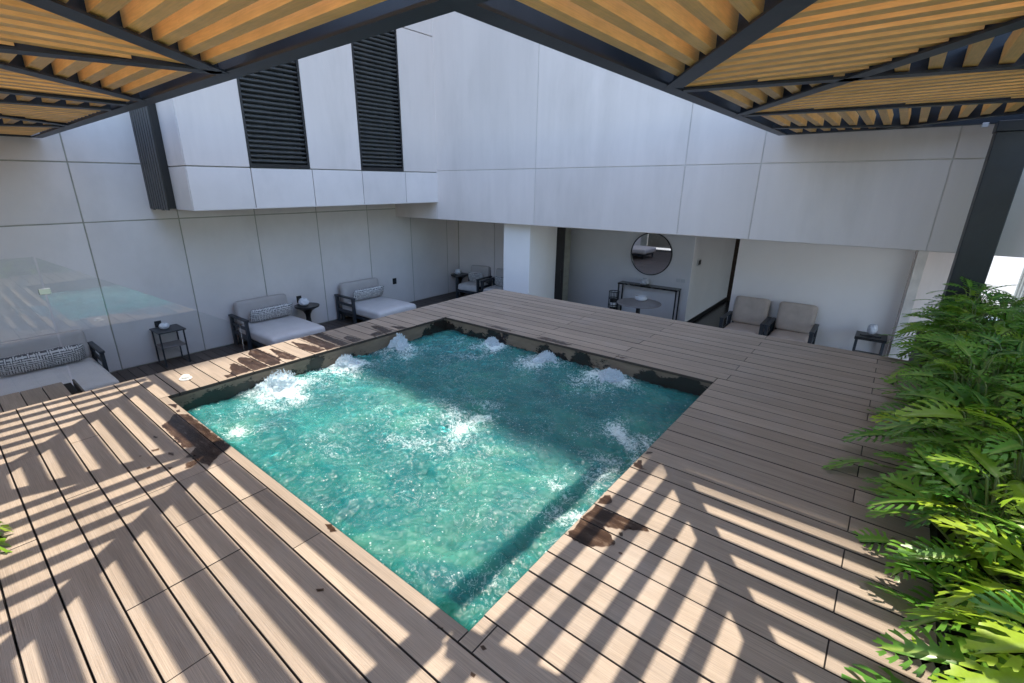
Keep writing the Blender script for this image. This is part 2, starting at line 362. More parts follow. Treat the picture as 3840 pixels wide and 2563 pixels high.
    def build(s, name, mat, parent=None, smooth=False, angle=None):
        org = None; q = parent
        off = Vector()
        while q is not None: off += q.location; q = q.parent
        me = s.mesh(name, mat, smooth, off if parent is not None and parent.get('_w') else None)
        if angle: me.set_sharp_from_angle(angle=angle)
        o = bpy.data.objects.new(name, me); C.objects.link(o)
        if parent is not None: o.parent = parent
        if parent is not None and parent.get('_w'): o['_w'] = 1
        return o
def tag(o, label=None, cat=None, group=None, kind=None):
    if label: o['label'] = label
    if cat: o['category'] = cat
    if group: o['group'] = group
    if kind: o['kind'] = kind
    return o
def thing(name, loc, label=None, cat=None, group=None, rz=0, world=False, kind=None):
    o = bpy.data.objects.new(name, None); C.objects.link(o); o.location = loc; o.rotation_euler = (0, 0, rz)
    o.empty_display_size = .1
    if world: o['_w'] = 1          # parts given in world coordinates
    return tag(o, label, cat, group, kind)
def copy_tree(o, parent=None):
    c = o.copy(); C.objects.link(c); c.parent = parent
    for ch in list(o.children): copy_tree(ch, c)
    return c

# ---------------------------------------------------------------- dimensions
PX, PY = 3.14, 3.02            # pool size; pool is x 0..PX, y -PY..0
XW, XB, YB, FZ = -5.47, -3.96, 3.75, -1.42
P_ = .1447; Y0 = -3.08         # board pitch
WZ = -.15                      # water level

# ---------------------------------------------------------------- ground and floors
tag(MB().box(-60, 60, -60, 60, FZ-.35, FZ-.30).build('ground', M['ground']), kind='structure')
tag(MB().box(-.60, 12, 1.72, 6.40, FZ-.28, FZ, 0).build('terrace_floor', M['bounce_floor']), kind='structure')
tag(MB().box(-2.6, 12, 6.4005, 12, FZ-.28, FZ, 0).build('corridor_floor', M['floor_dark']), kind='structure')

def board(parent, x0, x1, y0, y1, z, mat, th=.024, gap=.0052, name='plank'):
    dz = random.uniform(-.0012, .0012)
    o = MB().box(x0+gap/5, x1-gap/5, y0+gap/2, y1-gap/2, z-th, z+dz, .0017).build(name, mat, parent)
    o.data.materials.append(M['board_edge_shade'])          # gap shade painted into the colour of the board edges
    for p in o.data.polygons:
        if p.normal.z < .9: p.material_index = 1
    return o
# lounge floor
lf = thing('lounge_floor', (-3, 0, FZ-.03), world=True, kind='structure')
MB().box(XW-.2, -.60, -6.5, 6.4, FZ-.28, FZ-.026).build('floor_base', M['void'], lf)
k = -24
while Y0+P_*k < 5.9:
    y = Y0+P_*k
    j = -3.1 if k % 2 else -3.9
    if y > -5.6:
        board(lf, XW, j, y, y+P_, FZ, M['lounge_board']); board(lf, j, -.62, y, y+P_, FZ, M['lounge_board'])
    k += 1
# raised deck
deck = thing('pool_deck', (0, 0, -.05), world=True, kind='structure')
XR = 4.46
sub = MB()
sub.box(-.585, -.02, -6.0, 1.66, FZ, -.032); sub.box(PX+.02, XR, -6.0, 1.66, FZ, -.032)
sub.box(-.019, PX+.019, -6.0, -PY-.02, FZ, -.032); sub.box(-.019, PX+.019, .02, 1.66, FZ, -.032)
sub.build('deck_substructure', M['void'], deck)
JR = {0: [3.21], -1: [1.30, 1.73, 2.26], -2: [1.30, 1.73], -3: [1.30, 1.70, 2.08], -4: [.33, 1.30, 2.08], -5: [1.03, 2.08, 2.51], -6: [.34, 2.51], -7: [1.30, 3.2], -8: [.34, 2.23]}
for k in range(-16, 33):
    ya, yb = Y0+P_*k, Y0+P_*(k+1)
    js = JR.get(k, [1.31, 3.21] if k % 2 == 0 else [.34, 2.25, 4.16])
    if k == -1: js = [1.30, 1.73, 2.26]
    def row(x0, x1, a, b):
        cuts = [x0]+[j for j in js if x0+.12 < j < x1-.12]+[x1]
        for u, v in zip(cuts, cuts[1:]): board(deck, u, v, a, b, 0, M['deck'])
    if k < 0 or k > 21: row(-.60, XR, ya, yb)
    elif k == 0:
        row(-.60, -.004, ya, yb); row(-.002, PX+.002, ya, -PY+.003); js = []; board(deck, PX+.003, PX+.07, ya, yb, 0, M['deck']); row(PX+.07, XR, ya, yb)
    elif k == 21: row(-.60, -.001, ya, yb); row(PX+.001, XR, ya, yb); row(0, PX, -.012, yb)
    else: row(-.60, -.0, ya, yb); row(PX, XR, ya, yb)
# fascias of the deck
fa = MB().box(-.612, -.600, -6, 1.69, FZ, -.004).build('edge_fascia', M['lounge_board'], deck)
MB().box(-.6, XR, 1.694, 1.706, FZ, -.004).build('edge_fascia', M['lounge_board'], deck)
# inner rim boards of the pool
rim = [MB().box(-.018, -.0005, -PY, 0, -.18, -.0265), MB().box(0, PX, .0005, .018, -.18, -.0265), MB().box(PX+.0005, PX+.018, -PY, 0, -.18, -.0265), MB().box(0, PX, -PY-.018, -PY-.0005, -.18, -.0265)]
for b in rim: b.build('rim_fascia', M['fascia'], deck)
# lower landing step and the flight of steps down to the lounge
st = thing('stairs', (-1.1, -3.3, -.2), world=True, kind='structure')
MB().box(-1.64, -.613, -6, -3.36, FZ, -.226).build('stair_base', M['void'], st)
k = -2
while Y0+P_*k > -5.4:
    y = Y0+P_*k-.05
    if y+P_ <= -3.34: board(st, -1.64, -.615, y, y+P_, -.20, M['deck'], name='plank')
    k -= 1
MB().box(-1.64, -.615, -3.345, -3.33, -.40, -.200).build('riser', M['lounge_board'], st)
for i in range(5):
    z = -.2-.2033*(i+1); y = -3.33+.31*i
    if z > FZ+.05:
        MB().box(-1.64, -.615, y, y+.31, z-.03, z, .003).build('tread', M['lounge_board'], st)
        MB().box(-1.62, -.62, y+.29, y+.31, max(FZ, z-.23), z-.031).build('riser', M['lounge_board'], st)

# ---------------------------------------------------------------- pool
pool = thing('pool', (PX/2, -PY/2, -1.2), 'square plunge pool shell with green tiles sunk in the deck', 'pool', world=True)
def basin():
    m = MB(); n = 90
    for j in range(n+1):
        for i in range(n+1):
            x, y = PX*i/n, -PY*j/n; d = min(x, PX-x, -y, PY+y)
            t = max(0, min(1, (d-.38)/.30)); t = t*t*(3-2*t)
            m.v.append((x, y, -.52-.68*t))
    m.f = [(j*(n+1)+i, j*(n+1)+i+1, (j+1)*(n+1)+i+1, (j+1)*(n+1)+i) for j in range(n) for i in range(n)]
    return m.build('basin', M['tile'], pool, smooth=True)
basin()
wl = MB()
wl.box(-.05, -.0005, -PY-.05, .05, -1.24, -.1805); wl.box(PX+.0005, PX+.05, -PY-.05, .05, -1.24, -.1805)
wl.box(.0, PX, .0005, .05, -1.24, -.1805); wl.box(.0, PX, -PY-.05, -PY-.0005, -1.24, -.1805)
wl.build('pool_wall', M['tile_lit'], pool)
JETS = [(.13, -2.20, .19, .20), (.12, -1.52, .13, .14), (.11, -.83, .20, .12), (.83, -.11, .11, .11), (1.57, -.12, .12, .13), (2.29, -.13, .11, .15)]
SOFT = [(.64, -2.86, .22, .7), (3.0, -2.03, .22, .75), (2.93, -1.2, .30, .6), (2.75, -1.0, .22, .5), (1.72, -1.86, .40, .36), (1.98, -1.75, .30, .40), (1.78, -1.38, .32, .34), (1.3, -2.0, .4, .22), (.25, -1.5, .30, .5),
        (2.25, -2.3, .35, .22), (.35, -2.3, .3, .55), (.3, -1.0, .3, .45), (1.5, -.35, .28, .4), (2.2, -.4, .3, .45), (.85, -.3, .25, .4), (2.9, -2.6, .3, .2), (.6, -.5, .5, .25), (2.95, -1.6, .3, .3)]
def water_mesh():
    nx, ny = 300, 290; vs = []; fo = []
    for j in range(ny+1):
        y = -PY+PY*j/ny
        for i in range(nx+1):
            x = PX*i/nx; p = Vector((x, y, 0))
            q = p+noise.noise_vector(p*2.5)*.12
            h = noise.fractal(q*3.2, .9, 2.1, 5)*.020 + abs(noise.noise(q*6+Vector((9, 3, 1))))*-.022 + abs(noise.noise(q*19))*-.013 + noise.noise(q*43+Vector((5, 5, 5)))*.0075
            f = .06
            for (a, b, hh, r) in JETS:
                d2 = ((x-a)**2+(y-b)**2)/(r*r)
                if d2 < 14:
                    e = math.exp(-d2*1.0); h += e*hh*.25*(.75+.9*noise.noise(p*18)); f += .80*math.exp(-d2*.38)*(.75+1.1*noise.noise(q*4))
                    h += noise.noise(p*16)*.02*math.exp(-d2*.4)
            for (a, b, r, s) in SOFT:
                d2 = ((x-a)**2+(y-b)**2)/(r*r)
                if d2 < 9: f += s*.72*math.exp(-d2)*(.8+1.6*noise.noise(q*5+Vector((a, b, 0)))); h += .012*math.exp(-d2)*noise.noise(p*24)
            f += .30*max(0, noise.noise(q*3.1+Vector((2, 7, 3))))
            vs.append((x, y, WZ+h)); fo.append(f)
    F = [(j*(nx+1)+i, j*(nx+1)+i+1, (j+1)*(nx+1)+i+1, (j+1)*(nx+1)+i) for j in range(ny) for i in range(nx)]
    me = bpy.data.meshes.new('water'); me.from_pydata(vs, [], F); me.materials.append(M['water'])
    at = me.attributes.new('foam', 'FLOAT', 'POINT'); at.data.foreach_set('value', fo)
    for p in me.polygons: p.use_smooth = True
    return me
o = bpy.data.objects.new('water', water_mesh()); C.objects.link(o); tag(o, kind='structure')
# bubbling fountains
ico = bmesh.new(); bmesh.ops.create_icosphere(ico, subdivisions=1, radius=1.0)
IV = [v.co.copy() for v in ico.verts]; IF = [tuple(v.index for v in f.verts) for f in ico.faces]; ico.free()
where = ['tallest sunlit bubbling jet at the left rim near the near-left corner', 'middle bubbling jet of the left rim, in front of the wet boards', 'bubbling jet at the left rim nearest the far corner of the pool',
         'low bubbling jet at the far rim nearest the far corner of the pool', 'middle bubbling jet along the far rim of the pool', 'bubbling jet at the far rim nearest the right corner of the pool']
for (a, b, hh, r), lb in zip(JETS, where):
    m = MB()
    # rough heap of water: a few overlapping irregular lobes
    rj = random.Random(int(a*1000+b*77))
    for q_ in range(5):
        ox, oy = (0, 0) if q_ == 0 else (rj.uniform(-.6, .6)*r, rj.uniform(-.6, .6)*r)
        ox = max(ox, .05-a); oy = min(oy, -.05-b)
        rr0 = r*(.72 if q_ == 0 else rj.uniform(.3, .5)); h0 = hh*(.62 if q_ == 0 else rj.uniform(.2, .5))
        bm = bmesh.new(); bmesh.ops.create_icosphere(bm, subdivisions=4 if q_ else 5, radius=1.0)
        for v in bm.verts:
            p = v.co.copy()
            n = noise.fractal(p*1.9+Vector((a*9+q_, b*9, 0)), .8, 2.2, 3)+.12*noise.noise(p*9)
            v.co = Vector((a+ox+p.x*rr0*(1+.45*n), b+oy+p.y*rr0*(1+.45*n), WZ-.01+max(-.05, p.z)*h0*(.85+.55*n)))
        bm.verts.index_update()
        m.add([v.co.copy() for v in bm.verts], [tuple(v.index for v in f.verts) for f in bm.faces]); bm.free()
    for i in range(520):
        t = random.random()**.9; an = random.uniform(0, 2*PI); rr = r*(1.15-t)*random.random()**.6*.9
        s = random.uniform(.002, .0075)*(1.2-.5*t)
        rr = r*.80*math.sqrt(max(0, 1-t*t))*random.random()**.4
        c0 = Vector((a+rr*math.cos(an), b+rr*math.sin(an), WZ+.005+hh*.80*t*random.uniform(.55, 1.0)))
        if c0.x < .02 : c0.x = .02+random.random()*.02
        if c0.y > -.02: c0.y = -.02-random.random()*.02
        st_ = Vector((random.uniform(.6, 1.4), random.uniform(.6, 1.4), random.uniform(.7, 2.6)))
        m.add([c0+Vector((v.x*st_.x, v.y*st_.y, v.z*st_.z))*s for v in IV], IF)
    ob = m.build('water_jet', M['froth']); tag(ob, lb, 'water jet', 'bubbling jets along the pool rim')

# wet patches on the boards
WET = [
[(-0.107,-2.566),(-0.095,-2.516),(-0.151,-2.481),(-0.338,-2.424),(-0.347,-2.375),(-0.257,-2.378),(-0.202,-2.354),(-0.043,-2.359),(-0.030,-2.492),(-0.028,-2.564)],
[(-0.462,-2.296),(-0.456,-2.254),(-0.335,-2.213),(-0.029,-2.208),(-0.024,-2.345),(-0.346,-2.339)],
[(-0.590,-2.128),(-0.585,-2.057),(-0.159,-2.040),(-0.021,-2.111),(-0.024,-2.200),(-0.349,-2.196),(-0.483,-2.191)],
[(-0.494,-1.984),(-0.473,-1.967),(-0.313,-1.937),(-0.053,-1.925),(-0.010,-1.992),(-0.154,-2.037)],
[(-0.546,-1.728),(-0.411,-1.692),(-0.259,-1.645),(-0.035,-1.640),(-0.028,-1.757),(-0.253,-1.781)],
[(-0.588,-1.604),(-0.580,-1.495),(-0.036,-1.495),(-0.022,-1.622)],
[(-0.590,-1.447),(-0.587,-1.352),(-0.273,-1.379),(-0.026,-1.368),(-0.022,-1.475)],
[(-0.234,-1.305),(-0.273,-1.225),(-0.027,-1.212),(-0.020,-1.325)],
[(-0.378,-0.847),(-0.353,-0.777),(-0.025,-0.808),(-0.023,-0.923),(-0.205,-0.889)],
[(-0.203,-0.699),(-0.083,-0.618),(-0.012,-0.625),(-0.012,-0.725)],
[(-0.127,-1.046),(-0.149,-0.932),(-0.033,-0.935),(-0.018,-1.048)],
[(0.373,-3.096),(0.453,-3.029),(1.130,-3.025),(1.164,-3.064),(1.211,-3.141),(1.270,-3.201),(1.049,-3.245),(0.988,-3.160),(0.927,-3.219),(0.497,-3.210),(0.452,-3.142)],
[(1.190,-3.298),(1.135,-3.268),(1.138,-3.202),(1.181,-3.229),(1.202,-3.273)],
[(0.813,-3.359),(0.820,-3.319),(0.842,-3.326),(0.836,-3.360)],[(1.014,-3.439),(1.006,-3.420),(1.027,-3.420),(1.032,-3.438)],
[(0.326,-3.066),(0.324,-3.044),(0.367,-3.051),(0.356,-3.069)],[(0.159,-3.073),(0.206,-3.025),(0.285,-3.053),(0.251,-3.057)],
[(2.224,-3.042),(2.251,-3.024),(2.315,-3.031),(2.294,-3.057)],[(2.543,-3.280),(2.565,-3.256),(2.577,-3.264),(2.561,-3.283)],
[(3.152,-1.975),(3.174,-1.954),(3.208,-1.994),(3.201,-2.034),(3.151,-2.055)],
[(3.154,-2.070),(3.294,-2.072),(3.425,-2.074),(3.439,-2.085),(3.382,-2.133),(3.257,-2.195),(3.349,-2.250),(3.357,-2.282),(3.318,-2.328),(3.228,-2.371),(3.157,-2.357),(3.152,-2.219)],
[(3.150,-1.417),(3.182,-1.398),(3.178,-1.424),(3.152,-1.453)],[(3.150,-1.539),(3.166,-1.526),(3.203,-1.603),(3.231,-1.600),(3.206,-1.620),(3.150,-1.615)],
[(3.214,-3.041),(3.223,-3.030),(3.241,-3.034),(3.234,-3.048)],[(3.254,-3.131),(3.272,-3.127),(3.275,-3.139),(3.260,-3.141)],[(3.335,-2.187),(3.349,-2.175),(3.361,-2.200),(3.351,-2.205)],
[(3.045,-3.087),(3.062,-3.072),(3.070,-3.080),(3.05,-3.09)],
[(1.329,0.024),(1.383,0.095),(1.591,0.085),(1.748,0.060),(1.710,0.012),(1.533,0.015)],[(0.607,0.040),(0.732,0.085),(1.037,0.054),(0.869,0.015)],[(2.223,0.050),(2.356,0.065),(2.317,0.020)],
[(.62,-3.29),(.66,-3.275),(.67,-3.29),(.64,-3.30)],[(.92,-3.30),(.95,-3.28),(.99,-3.29),(.95,-3.31)],[(1.1,-3.36),(1.12,-3.34),(1.14,-3.36)]]
for i in range(10):
    cx, cy = random.choice([(1.0, -3.35), (.9, -3.3), (3.3, -2.2), (1.1, -3.3), (3.25, -3.2), (-.2, -2.3)]); cx += random.gauss(0, .18); cy += random.gauss(0, .08)
    if 0 < cx < PX and cy > -PY-.02: continue
    r = random.uniform(.006, .014); WET.append([(cx+r*math.cos(t*.785)*1.3*.7, cy+r*math.sin(t*.785)*.7) for t in range(8)])
wt = thing('wet_patches', (0, -1.5, .002), 'dark wet splash patches on the boards along the pool rim', 'puddle', world=True)
for poly in WET:
    n = len(poly); pts = []
    for i in range(n):
        a = Vector((*poly[i], 0)); b = Vector((*poly[(i+1) % n], 0)); L = (b-a).length; s = max(1, int(L/.012))
        for t in range(s):
            p = a.lerp(b, t/s); amp = min(.014, L*.12)
            nrm = Vector((-(b-a).y, (b-a).x, 0)).normalized()
            p = p+nrm*noise.noise(p*38)*amp*1.3+nrm*noise.noise(p*110)*amp*.5
            if -.001 < p.x < 1.2 and p.y > -3.02 and p.y < -2.9: p.y = -3.022
            pts.append((p.x, p.y, .0026))
    bm = bmesh.new(); vs = [bm.verts.new(p) for p in pts]
    try:
        f = bm.faces.new(vs); bmesh.ops.triangulate(bm, faces=[f])
    except Exception: pass
    bm.verts.index_update(); m = MB(); m.add([v.co.copy() for v in bm.verts], [tuple(v.index for v in f.verts) for f in bm.faces]); bm.free()
    m.build('wet_patch', M['wet'], wt)

# ---------------------------------------------------------------- walls
TOPL, TOPR = 33.0, 28.0
g = .007
def panels(parent, axis, pos, us, zs, mat, th=.03, out=1, skip=(), gap=.007, bev=.004, name='panel'):
    """flat cladding; axis 'x': plane x=pos facing +x, axis 'y': plane y=pos facing -y."""
    for a, b in zip(us, us[1:]):
        for c, d in zip(zs, zs[1:]):
            if any(abs(a-s[0]) < .02 and abs(c-s[1]) < .02 for s in skip): continue
            m = MB()
            if axis == 'x': m.box(pos-th, pos, a+gap, b-gap, c+gap, d-gap, bev)
            else: m.box(a+gap, b-gap, pos, pos+th, c+gap, d-gap, bev)
            m.build(name, mat, parent)
# lounge wall
lw = thing('lounge_wall', (XW, 0, FZ), 'tall pale fibre cement panel wall behind the lounge daybeds', 'wall', world=True)
MB().box(XW-.30, XW-.011, -7, 8, FZ-.2, 2.0).build('wall_backing', M['joint'], lw)
MB().box(XW-.30, XW-.0111, -7, 8, 2.0005, TOPL).build('wall_backing', M['joint'], lw)
us = [-2.267-1.294*3, -2.267-1.294*2, -2.267-1.294, -2.267, -.971, .331, 1.628, 2.919, 4.220, 5.511, 5.972]
panels(lw, 'x', XW, us, [FZ+.004, .990, 1.855, 4.39, 6.9], M['cement'], th=.0105, gap=.009)
MB().box(XW-.0105, XW-.001, -6.2, -1.4, 6.914, TOPL).build('panel', M['cement'], lw)
# small black sockets on the lounge wall
for ya, yb, z0, z1, lb in ((.94, 1.05, -.86, -.71, 'small black wall socket behind the hourglass side table between the two daybeds'), (3.527, 3.643, -.853, -.703, 'black double wall socket to the right of the farther daybed'), (-1.672, -1.57, -.815, -.70, 'black wall socket just above the small square side table')):
    t = thing('wall_socket', (XW, (ya+yb)/2, z0), lb, 'socket', 'black wall sockets', world=True)
    MB().box(XW+.0005, XW+.014, ya, yb, z0, z1, .003).build('plate', M['black'], t)
    MB().box(XW+.0145, XW+.018, ya+.02, yb-.02, (z0+z1)/2-.028, (z0+z1)/2+.028, .002).build('insert', M['graphite'], t)
# projecting bay with louvres
bay = thing('louvred_bay', (XB, 1.2, 1.175), 'projecting pale concrete bay with two tall black louvred openings', 'building', world=True)
bk = MB(); bk.box(XW-.01, XB-.032, -1.20, YB+.3, 1.190, 1.80); bk.box(XW-.01, XB-.16, -1.20, YB+.3, 1.801, TOPL)
for a, b in ((-1.20, -.307), (.72, 1.775), (2.812, YB+.3)): bk.box(XB-.1595, XB-.032, a, b, 1.801, TOPL)
bk.build('bay_core', M['joint'], bay)
MB().box(XW-.01, XB-.002, -1.225, YB+.2, 1.175, 1.1895).build('soffit', M['cement'], bay)
panels(bay, 'x', XB, [-1.232, -.307, .753, 1.786, 2.848, YB+.02], [1.176, 1.798], M['cement'])
for a, b in ((-1.232, -.307), (.717, 1.779), (2.808, YB+.02)):
    panels(bay, 'x', XB, [a, b], [1.80, 4.385, 6.95, 9.5], M['concrete'])
    MB().box(XB-.03, XB-.001, a+.007, b-.007, 9.51, TOPL).build('panel', M['concrete'], bay)
# return face of the bay and the dark cladding beside it
MB().box(-4.654, XB-.034, -1.232, -1.2025, 1.176, 1.793, .003).build('panel', M['cement'], bay)
MB().box(-4.654, XB-.034, -1.232, -1.2025, 1.807, 9.5, .003).build('panel', M['concrete'], bay)
bc = thing('black_cladding', (-5.06, -1.33, 1.15), 'black vertical metal cladding strip left of the projecting bay', 'cladding', world=True)
MB().box(XW+.001, -4.656, -1.335, -1.2015, 1.185, 12).build('cladding_core', M['black'], bc)
x = XW+.01
while x < -4.70:
    MB().box(x, x+.085, -1.362, -1.336, 1.150+random.uniform(0, .02), 12, .004).build('batten', M['black'], bc); x += .108
for (a, b, lb) in ((-.313, .713, 'nearer'), (1.777, 2.803, 'farther')):
    lv = MB(); t_ = .035; z0, z1 = 1.803, 6.9
    lv.box(XB-.155, XB+.004, a, a+t_, z0, z1); lv.box(XB-.155, XB+.004, b-t_, b, z0, z1)
    lv.box(XB-.155, XB+.004, a+t_, b-t_, z0, z0+.06); lv.box(XB-.155, XB+.004, a+t_, b-t_, z1-.05, z1)
    fr = lv.build('louvre_vent', M['black'], bay)
    sl = MB(); n = 14; prof = [(-.045, .058), (-.018, .062), (-.004, .052), (-.002, .040), (-.012, .030), (-.050, .004), (-.054, .012), (-.026, .038)]
    vs = []
    ys = [a+t_+(b-a-2*t_)*i/24 for i in range(25)]
    for i, y in enumerate(ys):
        for px, pz in prof: vs.append((XB+px, y, pz+random.uniform(-.0022, .0022)))
    F = [(i*8+j, i*8+(j+1) % 8, (i+1)*8+(j+1) % 8, (i+1)*8+j) for i in range(24) for j in range(8)]+[tuple(range(8)), tuple(24*8+j for j in range(8))]
    sl.add(vs, F); me = sl.mesh('louvre_blade', M['louvre'], True, bay.location)
    z = z0+.055
    while z < 6.8:
        o = bpy.data.objects.new('louvre_blade', me); C.objects.link(o); o.parent = fr; o['_w'] = 1
        o.location = (0, 0, z+bay.location.z-bay.location.z); z += .072
# right building front
rb = thing('upper_facade', (1.5, YB, .8), 'large pale concrete facade over the sheltered terrace', 'building', world=True)
bk = MB(); bk.box(XW-.01, 9, YB+.010, YB+.35, .802, TOPR); bk.build('facade_core', M['joint_light'], rb)
xs = [-4.0, -1.335, 1.405, 2.432, 4.368, 6.5, 9.0]
panels(rb, 'y', YB, [XW+.002]+xs, [.80, 1.828], M['concrete'], th=.009, gap=.006, bev=.004)
panels(rb, 'y', YB, [-4.0]+xs[1:], [1.828, 6.9], M['concrete'], th=.009, gap=.006, bev=.004)
MB().box(-4.0, 9, YB+.001, YB+.009, 6.912, TOPR).build('panel', M['concrete'], rb)
MB().box(XW, 9, YB+.3505, 10.4, .802, 1.1).build('soffit', M['plaster'], rb)
MB().box(XW, 9, YB+.04, YB+.35, .7985, .8015).build('soffit', M['cement'], rb)
# alcove back wall
aw = thing('alcove_wall', (-3.9, 5.972, FZ), 'grey panelled back wall of the shaded lounge alcove', 'wall', world=True)
MB().box(XW-.1, -2.0, 5.992, 6.3, FZ, .80).build('wall_backing', M['joint'], aw)
panels(aw, 'y', 5.972, [XW, -4.15, -2.86, -2.0], [FZ+.004, .80], M['cement'], th=.02)
t = thing('mirror_dimming_wall', (-3, -7, FZ), 'unseen wall added behind the camera to dim the mirror reflection', 'wall', world=True)
MB().box(XW, 0, -7.2, -7.0, FZ, 1.6).build('wall_face', M['joint'], t)  # added out of view, keeps bright ground out of the mirror
t = thing('white_pillar', (-1.93, 4.4, FZ), 'broad white plastered pillar under the facade, right of the armchairs', 'pillar', world=True)
MB().box(-2.27, -1.595, 4.0, 4.66, FZ, .7975, .004).build('pillar_shaft', M['plaster'], t)
MB().box(-2.27, -1.66, 4.6605, 5.12, FZ, .7975, .004).build('wall_return', M['plaster'], t)
t = thing('black_door', (-1.6, 5.15, FZ), 'narrow black door leaf behind the white pillar', 'door', world=True)
MB().box(-1.80, -1.475, 5.125, 5.17, FZ, .79, .003).build('door_leaf', M['black_door'], t)
MB().beam((-1.52, 5.11, -.55), (-1.52, 5.11, -.25), .02, .02).build('pull_handle', M['black'], t)
t = thing('mirror_wall', (-.6, 6.4, FZ), 'blue-grey plaster wall carrying the round mirror', 'wall', world=True)
MB().box(-2.6, .9, 6.4, 6.6, FZ, .80, .003).build('wall_face', M['plaster_grey'], t)
t = thing('corridor_wall', (.9, 8, FZ), 'grey corridor side wall with black skirting and small thermostat', 'wall', world=True)
MB().box(.7, .899, 6.601, 10.2, FZ, .80).build('wall_face', M['plaster_grey'], t)
MB().box(.900, .912, 6.42, 10.1, FZ, FZ+.10, .002).build('skirting', M['black'], t)
t = thing('corridor_end_wall', (1.4, 9.75, FZ), 'dark brown end wall inside the corridor', 'wall', world=True)
MB().box(.72, 4.9, 9.75, 9.9, FZ, .80).build('wall_face', M['carpet'], t)
t = thing('white_back_wall', (3, 6.2, FZ), 'plain white wall behind the two taupe armchairs', 'wall', world=True)
MB().box(1.785, 4.352, 6.2, 6.36, FZ, .80, .004).build('wall_face', M['plaster'], t)
t = thing('concrete_end_wall', (5.2, 6.0, FZ), 'grey concrete wall right of the white wall, behind the steel column', 'wall', world=True)
MB().box(4.354, 5.12, 6.02, 6.2, FZ, .80, .004).build('wall_face', M['concrete'], t)
MB().box(4.375, 4.50, 5.9, 6.0195, FZ, .80, .004).build('jamb', M['joint_light'], t)

# ---------------------------------------------------------------- pergola
ZP = 2.165; ZS = ZP+.014
pg = thing('slatted_pergola', (2.6, -2.5, ZP), 'L-shaped dark steel pergola with golden timber slats in zigzag fields', 'pergola', world=True)
WEB = .40
def flat(a, b, wd=.11, side=0, name='diagonal_beam', web=WEB):
    a, b = Vector((*a, 0)), Vector((*b, 0)); d = (b-a).normalized(); n = Vector((-d.y, d.x, 0))
    m = MB()
    p = [a-n*wd/2, b-n*wd/2, b+n*wd/2, a+n*wd/2]; m.prism([(q.x, q.y) for q in p], ZP-.006 if side == 0 else ZP-.003, ZP+.006)
    c = n*(wd/2-.008)*side
    p = [a-n*.008+c, b-n*.008+c, b+n*.008+c, a+n*.008+c]; m.prism([(q.x, q.y) for q in p], ZP+.0065, ZP+web)
    m.build(name, M['steel'], pg)
YE, XE = -2.476, 2.613
def edge_beam(x0, x1, y0, y1, wx0, wx1, wy0, wy1):
    m = MB().box(x0, x1, y0, y1, ZP-.004, ZP+.010); m.box(wx0, wx1, wy0, wy1, ZP+.0105, ZP+.42); m.build('frame_beam', M['steel'], pg)
edge_beam(-5.44, 2.74, YE-.115, YE, -5.44, XE+.01, YE-.012, YE-.0005)
edge_beam(XE, XE+.105, YE+.0005, 3.6, XE+.0005, XE+.012, YE+.0005, 3.6)
m = MB().box(2.765, 2.875, -6.5, YE-.1155, ZP-.004, ZP+.010); m.box(2.81, 2.83, -6.5, YE-.0165, ZP+.0105, ZP+.42); m.build('frame_beam', M['steel'], pg)
m = MB().box(2.7405, 2.875, YE-.1150, YE-.0005, ZP-.004, ZP+.010); m.build('corner_plate', M['steel'], pg)
edge_beam(-5.45, -5.36, -6.5, YE-.116, -5.45, -5.438, -6.5, YE-.116)
edge_beam(XE+.1055, 5.10, 3.52, 3.6, XE+.013, 5.10, 3.588, 3.5995)
edge_beam(5.0, 5.10, -6.5, 3.5195, 5.088, 5.0995, -6.5, 3.5195)
# zig-zag lines on the left wing (x at the opening edge, x at y=-3.48) extended outwards
def ext(p, q, y):
    t = (y-p[1])/(q[1]-p[1]); return p[0]+(q[0]-p[0])*t
LD = [((.836, -2.599), (1.555, -3.487)), ((.835, -2.631), (.555, -3.482)), ((-.690, -2.556), (.100, -3.436)), ((-1.007, -2.544), (-.985, -3.333)),
      ((-1.424, -2.535), (-1.606, -3.273)), ((-3.28, -2.53), (-2.78, -3.16)), ((-3.44, -2.57), (-3.80, -3.06))]
yo = -4.42
ends = []
for p, q in LD:
    a = (ext(p, q, YE-.10), YE-.10); b = (ext(p, q, yo), yo); ends.append((a, b))
    flat((ext(p, q, YE-.118), YE-.118), b, .105)
# far strip of the pergola over and behind the camera
edge_beam(-5.355, 2.76, yo-.06, yo, -5.355, 2.76, yo-.036, yo-.024)
def clip(poly, a, b, keep):
    """keep the part of poly on one side of line a-b; keep=+1 left of a->b"""
    out = []
    f = lambda p: ((b[0]-a[0])*(p[1]-a[1])-(b[1]-a[1])*(p[0]-a[0]))*keep
    n = len(poly)
    for i in range(n):
        p, q = poly[i], poly[(i+1) % n]; fp, fq = f(p), f(q)
        if fp >= 0: out.append(p)
        if (fp > 0 and fq < 0) or (fp < 0 and fq > 0):
            t = fp/(fp-fq); out.append((p[0]+(q[0]-p[0])*t, p[1]+(q[1]-p[1])*t))
    return out
def area(p): return abs(sum(p[i][0]*p[(i+1) % len(p)][1]-p[(i+1) % len(p)][0]*p[i][1] for i in range(len(p)))/2) if len(p) > 2 else 0
PIT = .1467; SWX = .069; SWY = .064; SH = .10
nsl = [0]
